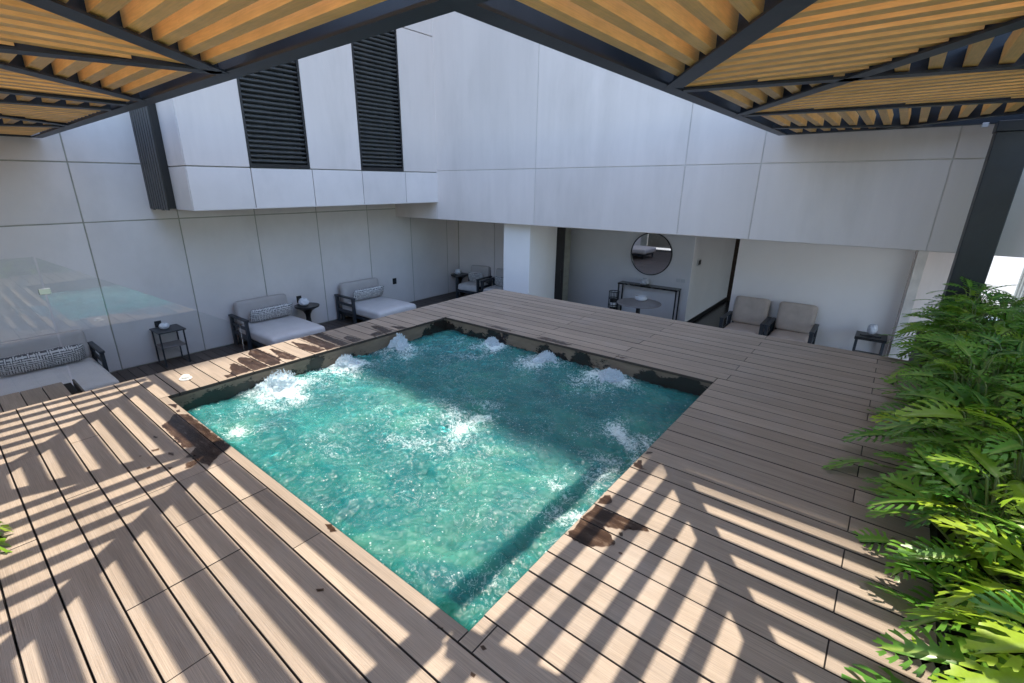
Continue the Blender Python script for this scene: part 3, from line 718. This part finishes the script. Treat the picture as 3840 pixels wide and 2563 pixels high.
def slats(region, kind, off, skipc=None):
    xs = [p[0] for p in region]; ys = [p[1] for p in region]
    # shrink away from the beams' webs by cutting each slat with the region's edges
    if kind == 'X':
        c = off-PIT*math.ceil((off-min(ys))/PIT)
        lo, hi = min(ys), max(ys)
    else:
        c = off-PIT*math.ceil((off-min(xs))/PIT); lo, hi = min(xs), max(xs)
    cx = sum(xs)/len(xs); cy = sum(ys)/len(ys)
    while c < hi+.1:
        w2 = (SWX if kind == 'X' else SWY)/2
        poly = [(min(xs)-1, c-w2), (max(xs)+1, c-w2), (max(xs)+1, c+w2), (min(xs)-1, c+w2)] if kind == 'X' else [(c-w2, min(ys)-1), (c+w2, min(ys)-1), (c+w2, max(ys)+1), (c-w2, max(ys)+1)]
        for i in range(len(region)):
            a, b = region[i], region[(i+1) % len(region)]
            s = 1 if ((b[0]-a[0])*(cy-a[1])-(b[1]-a[1])*(cx-a[0])) > 0 else -1
            poly = clip(poly, a, b, s)
            if len(poly) < 3: break
        c += PIT
        if area(poly) < .002: continue
        mx = sum(p[0] for p in poly)/len(poly); my = sum(p[1] for p in poly)/len(poly)
        m = MB(); zz = ZS+random.uniform(0, .002); m.prism([(px-mx, py-my) for px, py in poly], zz-ZP, zz-ZP+SH)
        me = bpy.data.meshes.new('slat')
        if kind == 'Y': m.v = [(y_, -x_, z_) for x_, y_, z_ in m.v]
        me = m.mesh('slat', M['slat'])
        o = bpy.data.objects.new('slat', me); C.objects.link(o); o.parent = pg
        o.location = (mx-pg.location.x, my-pg.location.y, ZP-pg.location.z)
        if kind == 'Y': o.rotation_euler = (0, 0, PI/2)
        nsl[0] += 1
I = .030   # clearance to beam centre lines
YT = YE-.125
prev = ((2.79, YT), (2.79, yo+.02))
kinds = ['X', 'Y', 'X', 'Y', 'X', 'Y', 'X']
OX = -2.852+PIT*40; OYR = 2.997+PIT*40; OYL = 3.063+PIT*40
for (a, b), kd in zip(ends+[((-5.37, YT), (-5.37, yo))], kinds+['Y']):
    a = (a[0], YT); b = (b[0], yo+.02)
    # shrink
    r = [(prev[0][0]-I, prev[0][1]), (prev[1][0]-I, prev[1][1]), (b[0]+I, b[1]), (a[0]+I, a[1])]
    # lines that cross at the opening edge: keep it convex
    if r[3][0] > r[0][0]-.02:
        # the two lines meet: triangle
        p, q, s_, u = Vector((*r[0], 0)), Vector((*r[1], 0)), Vector((*r[3], 0)), Vector((*r[2], 0))
        den = (q.x-p.x)/(q.y-p.y)-(u.x-s_.x)/(u.y-s_.y)
        yy = p.y+(s_.x-p.x+((u.x-s_.x)/(u.y-s_.y))*(p.y-s_.y))/den
        xx = p.x+(q.x-p.x)/(q.y-p.y)*(yy-p.y); r = [(xx, yy), r[1], r[2]]
    slats(r, kd, OX if kd == 'X' else OYL)
    prev = ((a[0], a[1]), (b[0], b[1]))
# strip behind the camera: plain long slats
slats([(-5.35, -6.5), (2.78, -6.5), (2.78, yo-.05), (-5.35, yo-.05)], 'X', OX)
# right wing lines
def ln(p, q):
    return lambda x: p[1]+(q[1]-p[1])*(x-p[0])/(q[0]-p[0])
RD = {1: ((2.845, -.683), (3.565, -1.711)), 2: ((2.702, -.335), (4.392, .139)), 3: ((2.67, 1.266), (4.26, -.934)), 4: ((2.67, 1.266), (4.587, 1.72)), 5: ((2.66, 2.59), (3.84, 3.29)), 6: ((3.6, 3.58), (4.7, 2.61)),
      0: ((2.88, -2.66), (3.55, -2.545))}
xl, xr = XE+.10, 5.0
def fl(i, x0, x1, wd=.105):
    f = ln(*RD[i]); flat((x0, f(x0)), (x1, f(x1)), wd)
f1, f2, f3, f4, f5, f6, f0 = (ln(*RD[i]) for i in (1, 2, 3, 4, 5, 6, 0))
fl(1, xl+.005, 4.62, .12); fl(2, xl+.01, xr, .10); fl(3, xl+.01, xr, .10); fl(4, xl+.02, xr, .09); fl(5, xl+.005, 4.1, .085); fl(6, 3.62, xr, .085); fl(0, 2.88, xr, .10)
xa, xb = XE+.13, 5.03
x23 = (lambda: (f2(0)-f3(0))/((f3(1)-f3(0))-(f2(1)-f2(0))))()
x12 = (f2(0)-f1(0))/((f1(1)-f1(0))-(f2(1)-f2(0)))
x01 = (f0(0)-f1(0))/((f1(1)-f1(0))-(f0(1)-f0(0)))
d = .04
slats([(xa, f0(xa)+d), (xa, f1(xa)-.06), (x01, f1(x01)-.06)], 'Y', OYR)
slats([(xa, f1(xa)+.07), (xa, f2(xa)-d), (x23, f2(x23)-d), (xb, f3(xb)-.06), (xb, f0(xb)+d), (x01, f1(x01)+.07)], 'X', OX)
slats([(xa, f2(xa)+d), (xa, f3(xa)-.06), (x23-.03, f3(x23)-.02)], 'Y', OYR)
slats([(x23+.05, f2(x23)-.0), (xb, f2(xb)-d), (xb, f3(xb)+.07)], 'Y', OYR)
slats([(xa, f3(xa)+.07), (x23, f3(x23)+.07), (xb, f2(xb)+d), (xb, f4(xb)-d), (xa, f4(xa)-d)], 'X', OX)
slats([(xa, f4(xa)+d), (xb, f4(xb)+d), (xb, f6(xb)-.05), (3.9, 3.31), (xa, f5(xa)-.05)], 'Y', OYR)
slats([(xa, f5(xa)+.05), (4.0, f5(4.0)+.05), (3.7, 3.53), (xa, 3.53)], 'Y', OYR)
slats([(2.85, -6.5), (xb, -6.5), (xb, f0(xb)-d), (2.85, f0(2.85)-d)], 'Y', OYR)
# posts
col = thing('steel_column', (4.75, 3.4, FZ), 'thick dark grey steel column at the far end of the hedge carrying the pergola', 'column', world=True)
m = MB().box(4.612, 4.888, 3.24, 3.52, FZ+.02, 2.06, .006); m.build('shaft', M['steel'], col)
MB().box(4.56, 4.94, 3.19, 3.57, FZ, FZ+.0195, .003).build('base_plate', M['steel'], col)
MB().box(4.605, 4.93, 3.225, 3.535, 2.0605, ZP-.0045, .004).build('head_plate', M['steel'], col)
MB().box(4.50, 4.55, 3.36, 3.40, ZP-.05, ZP-.0045, .004).build('bracket', M['grey_plate'], col)

# ---------------------------------------------------------------- glass balustrades
t = thing('stair_glass', (-1.66, -2.6, FZ), 'clear sloping glass balustrade panel along the steps, reflecting the pool', 'glass panel', 'frameless glass panels along the steps', world=True)
m = MB(); pr = [(-3.337, -.30), (-3.337, .943), (-1.764, -.02), (-1.764, FZ+.02), (-1.78, FZ+.02)]
def yz(m, pts, x0, x1):
    n = len(pts); vs = [(x0, y, z) for y, z in pts]+[(x1, y, z) for y, z in pts]
    m.add(vs, [tuple(range(n)), tuple(range(2*n-1, n-1, -1))]+[(i, (i+1) % n, (i+1) % n+n, i+n) for i in range(n)])
yz(m, [(-3.337, -1.3), (-3.337, .943), (-1.764, -.02), (-1.764, FZ+.02)], -1.668, -1.656)
m.build('pane', M['glass'], t)
t = thing('landing_glass', (-1.66, -4.2, FZ), 'clear level glass balustrade panel beside the landing at the left picture edge', 'glass panel', 'frameless glass panels along the steps', world=True)
m = MB(); m.box(-1.668, -1.656, -5.2, -3.352, -1.3, .95); m.build('pane', M['glass'], t)
m = MB(); m.box(-1.655, -1.645, -3.385, -3.305, .618, .668, .002); m.box(-1.679, -1.669, -3.385, -3.305, .618, .668, .002); m.box(-1.667, -1.657, -3.3505, -3.3385, .63, .655)
m.build('glass_clamp', M['brass'], t)
for i, (a, b, lb) in enumerate(((-4.5, -1.95, 'tall clear glass screen panel behind the nearest part of the hedge'), (-1.94, .42, 'tall clear glass screen panel behind the middle of the hedge'), (.43, 2.79, 'tall clear glass screen panel behind the far part of the hedge'), (2.80, 3.70, 'narrow clear glass screen panel just right of the steel column'))):
    t = thing('glass_screen', (5.2, (a+b)/2, -.2), lb, 'glass panel', 'tall glass screens behind the hedge', world=True)
    MB().box(5.194, 5.206, a, b, FZ+.1, 1.95).build('pane', M['screen_glass'], t)
    MB().box(5.17, 5.23, a, b, FZ, FZ+.11).build('base_channel', M['graphite'], t)

# ---------------------------------------------------------------- furniture
def smooth_cush(name, mat, parent, *a, **k):
    m = MB(); m.cushion(*a, **k); return m.build(name, mat, parent, smooth=True)
def daybed(x, y, side, label, W=1.06, L=1.52):
    """origin at wall-side centre on the floor, extends +x"""
    t = thing('daybed', (x, y, FZ), label, 'daybed', 'wide daybeds along the panel wall')
    m = MB(); m.box(.02, L-.10, -W/2+.02, W/2-.02, .13, .20, .004); m.build('base_frame', M['graphite'], t)
    for sx in (.05, L-.16):
        for sy in (-W/2+.02, W/2-.09):
            MB().box(sx, sx+.05, sy, sy+.07, 0, .1295, .003).build('leg', M['graphite'], t)
    smooth_cush('seat_cushion', M['cushion'], t, .10, L, -W/2, W/2, .205, .42, r=.07, puff=.025, seg=12)
    m = MB(); m.cushion(-.10, .10, -W/2+.02, W/2-.02, .0, .46, r=.07, puff=0, seg=12)
    ca, sa = math.cos(-.16), math.sin(-.16)
    m.v = [(.17+a*ca+c*sa, b, .40-a*sa+c*ca) for a, b, c in m.v]; m.build('back_cushion', M['cushion_back'], t, smooth=True)
    s = side; yo_ = s*(W/2+.035)
    for xx in (0, .62): MB().box(xx, xx+.07, yo_-.025, yo_+.025, 0, .5745, .003).build('arm_post', M['graphite'], t)
    MB().box(-.01, .71, yo_-.035, yo_+.035, .575, .61, .004).build('armrest', M['graphite'], t)
    for z in (.40, .24): MB().box(.071, .619, yo_-.012, yo_+.012, z, z+.06, .002).build('side_rail', M['graphite'], t)
    MB().box(0, .03, -W/2, W/2, .20, .27, .003).build('back_rail', M['graphite'], t)
    return t
daybed(XW+.05, .12, -1, 'wide pale daybed nearer the camera, beside the hourglass table')
daybed(XW+.05, 2.42, -1, 'wide pale daybed farther away, close to the alcove corner')
daybed(XW+.10, -3.22, 1, 'wide pale daybed at the left picture edge, seen through the glass', W=1.18, L=1.62)
def pillow(loc, size, rot, label, wr=1.0):
    """patterned scatter cushion: length along local x, height local z, thickness y"""
    Lx, Hz, Ty = size; nx, nz = 20, 10; vs = []; F = []; uv = []
    for sgn in (1, -1):
        for j in range(nz+1):
            for i in range(nx+1):
                u, v = i/nx*2-1, j/nz*2-1
                th = ((1-abs(u)**5)*(1-abs(v)**2.6))**.6
                k = 1-.05*(1-abs(u)**2)*abs(v)
                vs.append((u*Lx/2*(1-.03*abs(v)**4), sgn*(Ty/2*th+.003)+.004*math.sin(u*9+v*3), v*Hz/2*(1-.05*abs(u)**4)*k+.0))
                uv.append(((u+1)/2*Lx*2.2+(0 if sgn > 0 else 1.3), (v+1)/2*Hz*2.2))
    n = (nx+1)*(nz+1)
    for j in range(nz):
        for i in range(nx):
            a = j*(nx+1)+i; F.append((a, a+1, a+nx+2, a+nx+1)); F.append((n+a, n+a+nx+1, n+a+nx+2, n+a+1))
    ring = [i for i in range(nx+1)]+[j*(nx+1)+nx for j in range(1, nz+1)]+[nz*(nx+1)+i for i in range(nx-1, -1, -1)]+[j*(nx+1) for j in range(nz-1, 0, -1)]
    for i in range(len(ring)): a, b = ring[i], ring[(i+1) % len(ring)]; F.append((a, n+a, n+b, b))
    me = bpy.data.meshes.new('pillow'); me.from_pydata(vs, [], F); me.materials.append(M['pattern'])
    ul = me.uv_layers.new(name='UVMap')
    for p in me.polygons:
        p.use_smooth = True
        for li in p.loop_indices: ul.data[li].uv = uv[me.loops[li].vertex_index]
    o = bpy.data.objects.new('pillow', me); C.objects.link(o); o.location = loc; o.rotation_euler = rot
    return tag(o, label, 'pillow', 'maze-patterned pillows')
pillow((XW+.44, .17, FZ+.585), (.86, .30, .17), (-.40, 0, -PI/2+.0), 'long maze-patterned pillow on the daybed beside the hourglass table')
pillow((XW+.44, 2.46, FZ+.585), (.86, .30, .17), (-.40, 0, -PI/2+.0), 'long maze-patterned pillow on the farther daybed')
pillow((XW+.52, -3.24, FZ+.590), (1.0, .31, .18), (-.40, 0, -PI/2+.0), 'long maze-patterned pillow on the daybed behind the glass')

def armchair(loc, rz, label, seatm, backm, W=.76, D=.66, bh=.42, group='low armchairs', sh=.0):
    """origin on the floor, faces local -y"""
    t = thing('armchair', loc, label, 'armchair', group, rz)
    for s in (-1, 1):
        x0 = s*(W/2-.03)
        MB().box(x0-.03, x0+.03, -D/2, -D/2+.06, 0, .5745, .003).build('leg', M['graphite'], t)
        MB().box(x0-.03, x0+.03, D/2-.08, D/2-.02, 0, .5745, .003).build('leg', M['graphite'], t)
        MB().box(x0-.035, x0+.035, -D/2-.01, D/2, .575, .605, .004).build('armrest', M['graphite'], t)
        MB().box(x0-.012, x0+.012, -D/2+.0605, D/2-.0805, .33, .38, .002).build('side_rail', M['graphite'], t)
    MB().box(-W/2+.0605, W/2-.0605, -D/2+.01, D/2-.05, .19, .24, .003).build('seat_frame', M['graphite'], t)
    m = MB(); m.beam((-W/2+.09, D/2-.03, .24), (-W/2+.09, D/2+.09, .80), .03, .05); m.beam((W/2-.09, D/2-.03, .24), (W/2-.09, D/2+.09, .80), .03, .05); m.beam((-W/2+.09, D/2+.075, .70), (W/2-.09, D/2+.075, .70), .02, .08)
    m.build('back_frame', M['graphite'], t)
    smooth_cush('seat_cushion', M[seatm], t, -W/2+.065, W/2-.065, -D/2-.01, D/2-.06, .245, .41+sh, r=.05, puff=.02)
    m = MB(); m.cushion(-W/2+.07, W/2-.07, -.08, .08, -.22, .22+(bh-.42), r=.06, puff=0)
    ca, sa = math.cos(-.22), math.sin(-.22)
    m.v = [(a, D/2-.03+b*ca-c*sa*1.0, .63+b*sa+c*ca) for a, b, c in m.v]; m.build('back_cushion', M[backm], t, smooth=True)
    return t
armchair((-4.53, 5.56, FZ), .10, 'pale armchair with a patterned pillow in the alcove corner', 'cushion', 'cushion_back')
armchair((-3.62, 5.56, FZ), .12, 'pale armchair half hidden behind the white pillar', 'cushion', 'cushion_back')
pillow((-4.50, 5.62, FZ+.56), (.48, .32, .15), (.30, 0, .10), 'short maze-patterned pillow on the corner armchair')
pillow((-3.56, 5.62, FZ+.56), (.48, .32, .15), (.30, 0, .12), 'short maze-patterned pillow on the armchair beside the white pillar')
armchair((2.21, 5.73, FZ), 0.0, 'taupe cushioned armchair on the left of the pair at the white wall', 'cushion_sand', 'cushion_taupe', W=.74, bh=.50)
armchair((2.965, 5.73, FZ), 0.0, 'taupe cushioned armchair on the right of the pair at the white wall', 'cushion_sand', 'cushion_taupe', W=.74, bh=.50)

def hourglass(loc, label):
    t = thing('side_table', loc, label, 'side table', 'hourglass side tables')
    MB().lathe([(.01, .545), (.23, .545), (.245, .538), (.245, .528), (.20, .51), (.10, .45), (.055, .37), (.045, .30), (.055, .22), (.10, .08), (.14, .02), (.145, 0), (.01, 0)][::-1], 40, close=True).build('pedestal', M['black'], t, smooth=True, angle=.6)
    MB().lathe([(.01, .5455), (.249, .5455), (.252, .553), (.247, .560), (.01, .562)], 40).build('table_top', M['black'], t, smooth=True, angle=.6)
    return t
hourglass((-5.14, .98, FZ), 'black hourglass-shaped side table between the two daybeds')
hourglass((-5.20, 5.70, FZ), 'black hourglass-shaped side table in the alcove corner')
def lantern(loc, r, label, mat, h=None, name='tealight_holder', cat='candle holder', rz=0):
    h = h or r*1.5; bm = bmesh.new(); bmesh.ops.create_icosphere(bm, subdivisions=1, radius=1.0)
    t = thing(name, loc, label, cat, 'faceted tealight holders', rz)
    rnd = random.Random(int(loc[0]*100))
    n = 7; rings = [(.50, 0), (.90, .22), (1.0, .55), (.86, .82), (.58, 1.0)]
    vs = []
    for i, (q, z) in enumerate(rings):
        for k in range(n):
            an = 2*PI*(k+(i % 2)*.5)/n; vs.append((q*r*math.cos(an)*rnd.uniform(.94, 1.05), q*r*math.sin(an)*rnd.uniform(.94, 1.05), z*h))
    F = []
    for i in range(len(rings)-1):
        for k in range(n):
            a, b = i*n+k, i*n+(k+1) % n; c, d_ = (i+1)*n+k, (i+1)*n+(k+1) % n
            F += [(a, b, c), (b, d_, c)] if i % 2 == 0 else [(a, b, d_), (a, d_, c)]
    F.append(tuple(range(n-1, -1, -1)))
    # inner well
    m0 = len(vs)
    for k in range(n):
        an = 2*PI*k/n; vs.append((.48*r*math.cos(an), .48*r*math.sin(an), h*.985))
    for k in range(n):
        an = 2*PI*k/n; vs.append((.44*r*math.cos(an), .44*r*math.sin(an), h*.5))
    for k in range(n):
        F.append(((len(rings)-1)*n+k, (len(rings)-1)*n+(k+1) % n, m0+(k+1) % n, m0+k)); F.append((m0+k, m0+(k+1) % n, m0+n+(k+1) % n, m0+n+k))
    F.append(tuple(m0+n+k for k in range(n)))
    MB().add(vs, F).build('bowl', mat, t); bm.free()
    MB().lathe([(.018, h*.51), (.018, h*.72), (.004, h*.73)], 12).build('candle', M['plastic'], t)
    return t
lantern((-5.16, .93, FZ+.563), .11, 'white faceted candle holder on the hourglass table between the daybeds', M['ceramic'], h=.15)
lantern((-5.22, 5.66, FZ+.563), .10, 'white faceted candle holder on the alcove corner table', M['ceramic'], h=.14)
# square end table under the left socket
def end_table(loc, W, D, H, label, mat, shelf, rz=0, top=.018, lt=.011):
    t = thing('end_table', loc, label, 'side table', 'square end tables', rz)
    MB().box(-D/2, D/2, -W/2, W/2, H-top, H, .003).build('table_top', mat, t)
    for sx in (-1, 1):
        for sy in (-1, 1):
            x, y = sx*(D/2-.03 if sx < 0 else D/2-.06), sy*(W/2-.03)
            MB().box(x-lt, x+lt, y-lt, y+lt, 0, H-top-.0005, .002).build('leg', M['graphite'], t)
    MB().box(-D/2+.045, D/2-.075, -W/2+.03, W/2-.03, shelf-.012-lt, shelf, .002).build('shelf', M['tableside'] if lt < .015 else mat, t)
    m = MB(); m.box(-D/2+.042, D/2-.072, -W/2+.02, -W/2+.04, .0, .018); m.box(-D/2+.042, D/2-.072, W/2-.04, W/2-.02, .0, .018); m.build('base_rail', M['graphite'], t)
    return t
end_table((-5.20, -1.565, FZ), .42, .46, .62, 'small square graphite side table with one shelf against the panel wall', M['graphite'], .34)
lantern((-5.22, -1.60, FZ+.6205), .085, 'pale faceted bowl candle holder on the small graphite table', M['ceramic'], h=.10)
end_table((4.09, 5.83, FZ), .42, .42, .60, 'dark wooden end table with lower shelf near the white wall corner', M['black'], .27, rz=-PI/2, top=.045, lt=.018)
lantern((4.08, 5.86, FZ+.626), .075, 'grey faceted candle holder standing on a black tray on the dark end table', M['stone_lantern'], h=.16)
t = thing('tray', (4.08, 5.83, FZ+.6005), 'thin black tray on the dark end table by the hedge', 'tray')
MB().box(-.14, .14, -.08, .08, 0, .012, .003).build('tray_base', M['black'], t)
m = MB(); m.box(-.14, -.13, -.08, .08, .0125, .024); m.box(.13, .14, -.08, .08, .0125, .024); m.build('tray_rim', M['black'], t)
# console under the mirror
t = thing('console_table', (.075, 6.25, FZ), 'slim black console table with marble top under the round mirror', 'console table')
MB().box(-.68, .68, -.13, .13, .815, .85, .003).build('table_top', M['marble'], t)
for sx in (-1, 1):
    for sy in (-1, 1): MB().box(sx*.655-.013, sx*.655+.013, sy*.11-.013, sy*.11+.013, 0, .8145, .001).build('leg', M['black'], t)
    MB().box(sx*.655-.013, sx*.655+.013, -.0965, .0965, 0, .026).build('base_rail', M['black'], t)
lantern((-.03, 6.26, FZ+.8505), .115, 'dark glass faceted bowl on the black console table', M['stone_lantern'], h=.14, name='glass_bowl', cat='bowl')
mir = thing('round_mirror', (0, 6.385, .10), 'large round mirror with thin black frame on the blue-grey wall', 'mirror')
m = MB(); n = 72
def ringy(m, r0, r1, y0, y1, n=72):
    vs = []
    for r, y in ((r0, y0), (r1, y0), (r1, y1), (r0, y1)):
        vs += [(r*math.cos(2*PI*k/n), y, r*math.sin(2*PI*k/n)) for k in range(n)]
    F = [(a*n+k, a*n+(k+1) % n, ((a+1) % 4)*n+(k+1) % n, ((a+1) % 4)*n+k) for a in range(4) for k in range(n)]
    m.add(vs, F)
ringy(m, .448, .468, -.02, .012); m.build('mirror_frame', M['black'], mir, smooth=True, angle=.5)
m = MB(); m.add([(.4475*math.cos(2*PI*k/n), -.008, .4475*math.sin(2*PI*k/n)) for k in range(n)]+[(.4475*math.cos(2*PI*k/n), .010, .4475*math.sin(2*PI*k/n)) for k in range(n)], [tuple(range(n)), tuple(range(n, 2*n))]+[(k, (k+1) % n, n+(k+1) % n, n+k) for k in range(n)])
m.build('mirror_glass', M['mirror'], mir)
rt = thing('bistro_table', (.37, 5.07, FZ), 'round grey bistro table on a black pedestal before the console', 'table')
MB().lathe([(.01, .705), (.43, .705), (.435, .712), (.43, .72), (.01, .72)], 56).build('table_top', M['tableside'], rt, smooth=True, angle=.5)
MB().lathe([(.22, 0), (.22, .012), (.045, .03), (.04, .7045), (.01, .7046)], 32).build('pedestal', M['black'], rt, smooth=True, angle=.5)
b = thing('ashtray_bowl', (.30, 5.33, FZ+.7205), 'shallow round white bowl on the bistro table', 'bowl')
MB().lathe([(.01, 0), (.105, 0), (.125, .02), (.128, .06), (.118, .075), (.105, .070), (.10, .03), (.01, .025)], 40).build('bowl_body', M['ceramic'], b, smooth=True, angle=.6)
cl = thing('floor_lantern', (-.69, 6.17, FZ), 'tall black wire floor lantern holding a white candle beside the console', 'lantern')
m = MB()
for k in range(10):
    a = 2*PI*k/10; m.beam((.115*math.cos(a), .115*math.sin(a), 0.02), (.115*math.cos(a), .115*math.sin(a), .62), .007, .007)
for z in (.02, .31, .46, .62): m.lathe([(.108, z-.008), (.122, z-.008), (.122, z+.008), (.108, z+.008), (.108, z-.008)], 24, close=False)
m.build('wire_cage', M['black'], cl)
MB().lathe([(.01, 0), (.12, 0), (.12, .0115), (.01, .0115)], 24).build('lantern_base', M['black'], cl)
MB().lathe([(.085, .012), (.085, .44), (.08, .44), (.08, .02)], 20).build('inner_cylinder', M['black_door'], cl, smooth=True, angle=.6)
MB().lathe([(.088, .27), (.09, .28), (.09, .36), (.088, .37)], 20).build('candle', M['ceramic'], cl, smooth=True)
# wall plates
for x0, x1, z0, z1, lb in ((.61, .70, -.445, -.365, 'left'), (.71, .80, -.445, -.365, 'right')):
    t = thing('light_switch', ((x0+x1)/2, 6.399, z0), 'pale square light switch on the blue-grey wall, %s one of the pair' % lb, 'switch', 'pair of light switches', world=True)
    MB().box(x0, x1, 6.388, 6.3995, z0, z1, .003).build('plate', M['grey_plate'], t)
    MB().box(x0+.022, x1-.022, 6.383, 6.3875, z0+.02, z1-.02, .002).build('rocker', M['grey_plate'], t)
t = thing('thermostat', (.901, 6.85, -.12), 'small thermostat with black screen on the corridor wall', 'thermostat', world=True)
MB().box(.9005, .915, 6.72, 6.96, -.115, .02, .003).build('case', M['grey_plate'], t)
MB().box(.9155, .919, 6.77, 6.93, -.095, .0, .001).build('screen', M['black'], t)
# pool light puck on the boards
t = thing('deck_float', (-.275, -2.80, .003), 'white round skimmer cap lying on the sunny boards left of the pool', 'cap')
MB().lathe([(.01, 0), (.046, 0), (.048, .005), (.044, .008), (.01, .009)], 32).build('flange', M['plastic'], t, smooth=True, angle=.6)
MB().lathe([(.005, .0102), (.030, .0102), (.032, .026), (.026, .031), (.005, .032)], 28, cx=.004).build('knob', M['plastic'], t, smooth=True, angle=.6)

# ---------------------------------------------------------------- hedge of philodendrons
plb = thing('planter', (4.85, -.5, FZ), 'long dark planter trough under the hedge at the right deck edge', 'planter', world=True)
m = MB(); m.box(4.465, 4.49, -5.2, 3.1, FZ, -.02); m.box(5.11, 5.135, -5.2, 3.1, FZ, -.02); m.box(4.4905, 5.1095, 3.075, 3.1, FZ, -.02); m.box(4.4905, 5.1095, -5.2, -5.175, FZ, -.02)
m.build('planter_box', M['planter'], plb); MB().box(4.4905, 5.1095, -5.17, 3.07, -.25, -.08).build('soil', M['soil'], plb)

def leaf_mesh(seed, mat, L=.27, Wd=.150):
    rnd = random.Random(seed); vs = []; F = []
    nl = 6; bend = rnd.uniform(.25, .55)
    def put(x, y):     # bend downwards along the length, fold along the midrib, lobes droop
        z = abs(x)*.28-(y/L)**2*bend*L-abs(x)**2*2.2
        vs.append((x, y, z+rnd.uniform(-.002, .002))); return len(vs)-1
    mid = []
    for i in range(nl+2):
        t = i/(nl+1); w_ = .034*math.sin(PI*min(1, t*.9+.08))**.7*(1-.35*t)
        y = t*L*.93
        mid.append((put(-w_, y), put(0, y), put(w_, y)))
    for a, b in zip(mid, mid[1:]): F += [(a[0], a[1], b[1], b[0]), (a[1], a[2], b[2], b[1])]
    tip = put(0, L); a = mid[-1]; F += [(a[0], a[1], tip), (a[1], a[2], tip)]
    for i in range(nl+1):
        for s in (-1, 1):
            k = 0 if s < 0 else 2
            p, q = mid[i][k], mid[i+1][k]
            P, Q = Vector(vs[p]), Vector(vs[q])
            t = (i+.5)/(nl+1)
            ll = Wd*(.52+.10*math.sin(PI*t)) * (1-.62*t**1.6)*(.75 if i == 0 else 1)*rnd.uniform(.88, 1.1)
            an = -.15+1.2*t+rnd.uniform(-.08, .08)
            dx, dy = math.cos(an)*s, math.sin(an)
            c = (P+Q)/2; hw = (Q-P).length*.31
            prev_ = (p, q)
            def at(u, v):      # u along the lobe, v across, in half widths
                return (c.x+dx*ll*u-dy*s*hw*v*s, c.y+dy*ll*u+.22*ll*u*u+dx*s*hw*v*s)
            A1, B1 = put(*at(.32, -.52)), put(*at(.32, .52)); F.append((p, A1, B1, q))
            A2, B2 = put(*at(.66, -.82)), put(*at(.66, .70)); F.append((A1, A2, B2, B1))
            Mx = put(*at(.84, -.15))                                   # notch between two unequal fingers
            T1, T1b = put(*at(1.0, .30)), put(*at(.97, .72)); F.append((Mx, T1, T1b, B2))
            T2 = put(*at(.93, -1.05)); F.append((A2, T2, Mx)); F.append((A2, Mx, B2))
    me = bpy.data.meshes.new('leaf'); me.from_pydata(vs, [], F); me.materials.append(mat)
    for p in me.polygons: p.use_smooth = True
    return me
LM = [leaf_mesh(i, M['leaf']) for i in range(5)]; LY = [leaf_mesh(20+i, M['leaf_young']) for i in range(3)]
def plant(x, y, z, n, label, hmax=.55, spread=.42, young=.15, sc_=1.0, group='philodendrons in the hedge', az0=None, azw=2*PI):
    t = thing('philodendron', (x, y, z), label, 'plant', group)
    st_ = MB()
    for i in range(n):
        fr = (i+.5)/n; tilt = fr**.75           # 0 upright centre .. 1 outer
        az = i*2.39996+random.uniform(-.3, .3)
        if az0 is not None: az = az0+((i*.618) % 1-.5)*azw
        rr = spread*(.12+.88*tilt)*random.uniform(.8, 1.15); hh = hmax*(1.0-.92*tilt**1.5)*random.uniform(.85, 1.1)
        tip = Vector((rr*math.cos(az), rr*math.sin(az), hh))
        pts = [Vector((0, 0, -.03)), Vector((tip.x*.35, tip.y*.35, hh*.62)), Vector((tip.x*.75, tip.y*.75, hh*.95)), tip]
        st_.tube(pts, .0055, 4, .6)
        o = bpy.data.objects.new('leaf', random.choice(LY if random.random() < young*(1.5-tilt) else LM)); C.objects.link(o); o.parent = t
        o.location = tip
        pitch = random.uniform(.25, .85)-.75*tilt*random.uniform(.4, 1.2)
        o.rotation_euler = (pitch, random.uniform(-.5, .5), az-PI/2+random.uniform(-.6, .6))
        s = sc_*random.uniform(.72, 1.12); o.scale = (s, s, s)
    st_.build('stalks', M['stem'], t)
    return t
ORD = ['last', 'fifteenth', 'fourteenth', 'thirteenth', 'twelfth', 'eleventh', 'tenth', 'ninth', 'eighth', 'seventh', 'sixth', 'fifth', 'fourth', 'third', 'second', 'first']
def hedge_label(i, row):
    side = 'deck-side' if row == 0 else 'glass-side'
    if i == 0: return 'sunlit yellow-green philodendron in the bottom right corner, %s row of the hedge' % side
    if i == 15: return 'lobed-leaf philodendron closest to the steel column, %s row of the hedge' % side
    return 'lobed-leaf philodendron, %s counted from the steel column, %s row of the hedge' % (ORD[i], side)
i = 0; y = -3.05
while y < 3.0:
    for row_, cx in enumerate((4.72, 5.0) if i % 2 else (4.64, 4.92)):
        near = max(0, min(1, (-y-.5)/2.5))
        plant(cx+(.12 if y < -2.2 else .09 if y > .4 else 0)+random.uniform(-.05, .05), y+random.uniform(-.08, .08), -.06, 44, hedge_label(i, row_), hmax=random.uniform(.46, .64), spread=random.uniform(.32, .42), young=.18+.5*near**1.5, sc_=random.uniform(.74, .95))
    y += .40; i += 1
# plant just outside the left picture edge: only leaf tips reach in
random.seed(4)
plant(1.19, -4.57, -.02, 16, 'lobed-leaf plant at the left picture edge, only its leaf tips reaching over the deck', hmax=.42, spread=.42, young=.8, group='plant at the left edge', az0=.9, azw=3.6)

for o in bpy.data.objects:
    if '_w' in o: del o['_w']
print('slats', nsl[0], 'objects', len(bpy.data.objects))
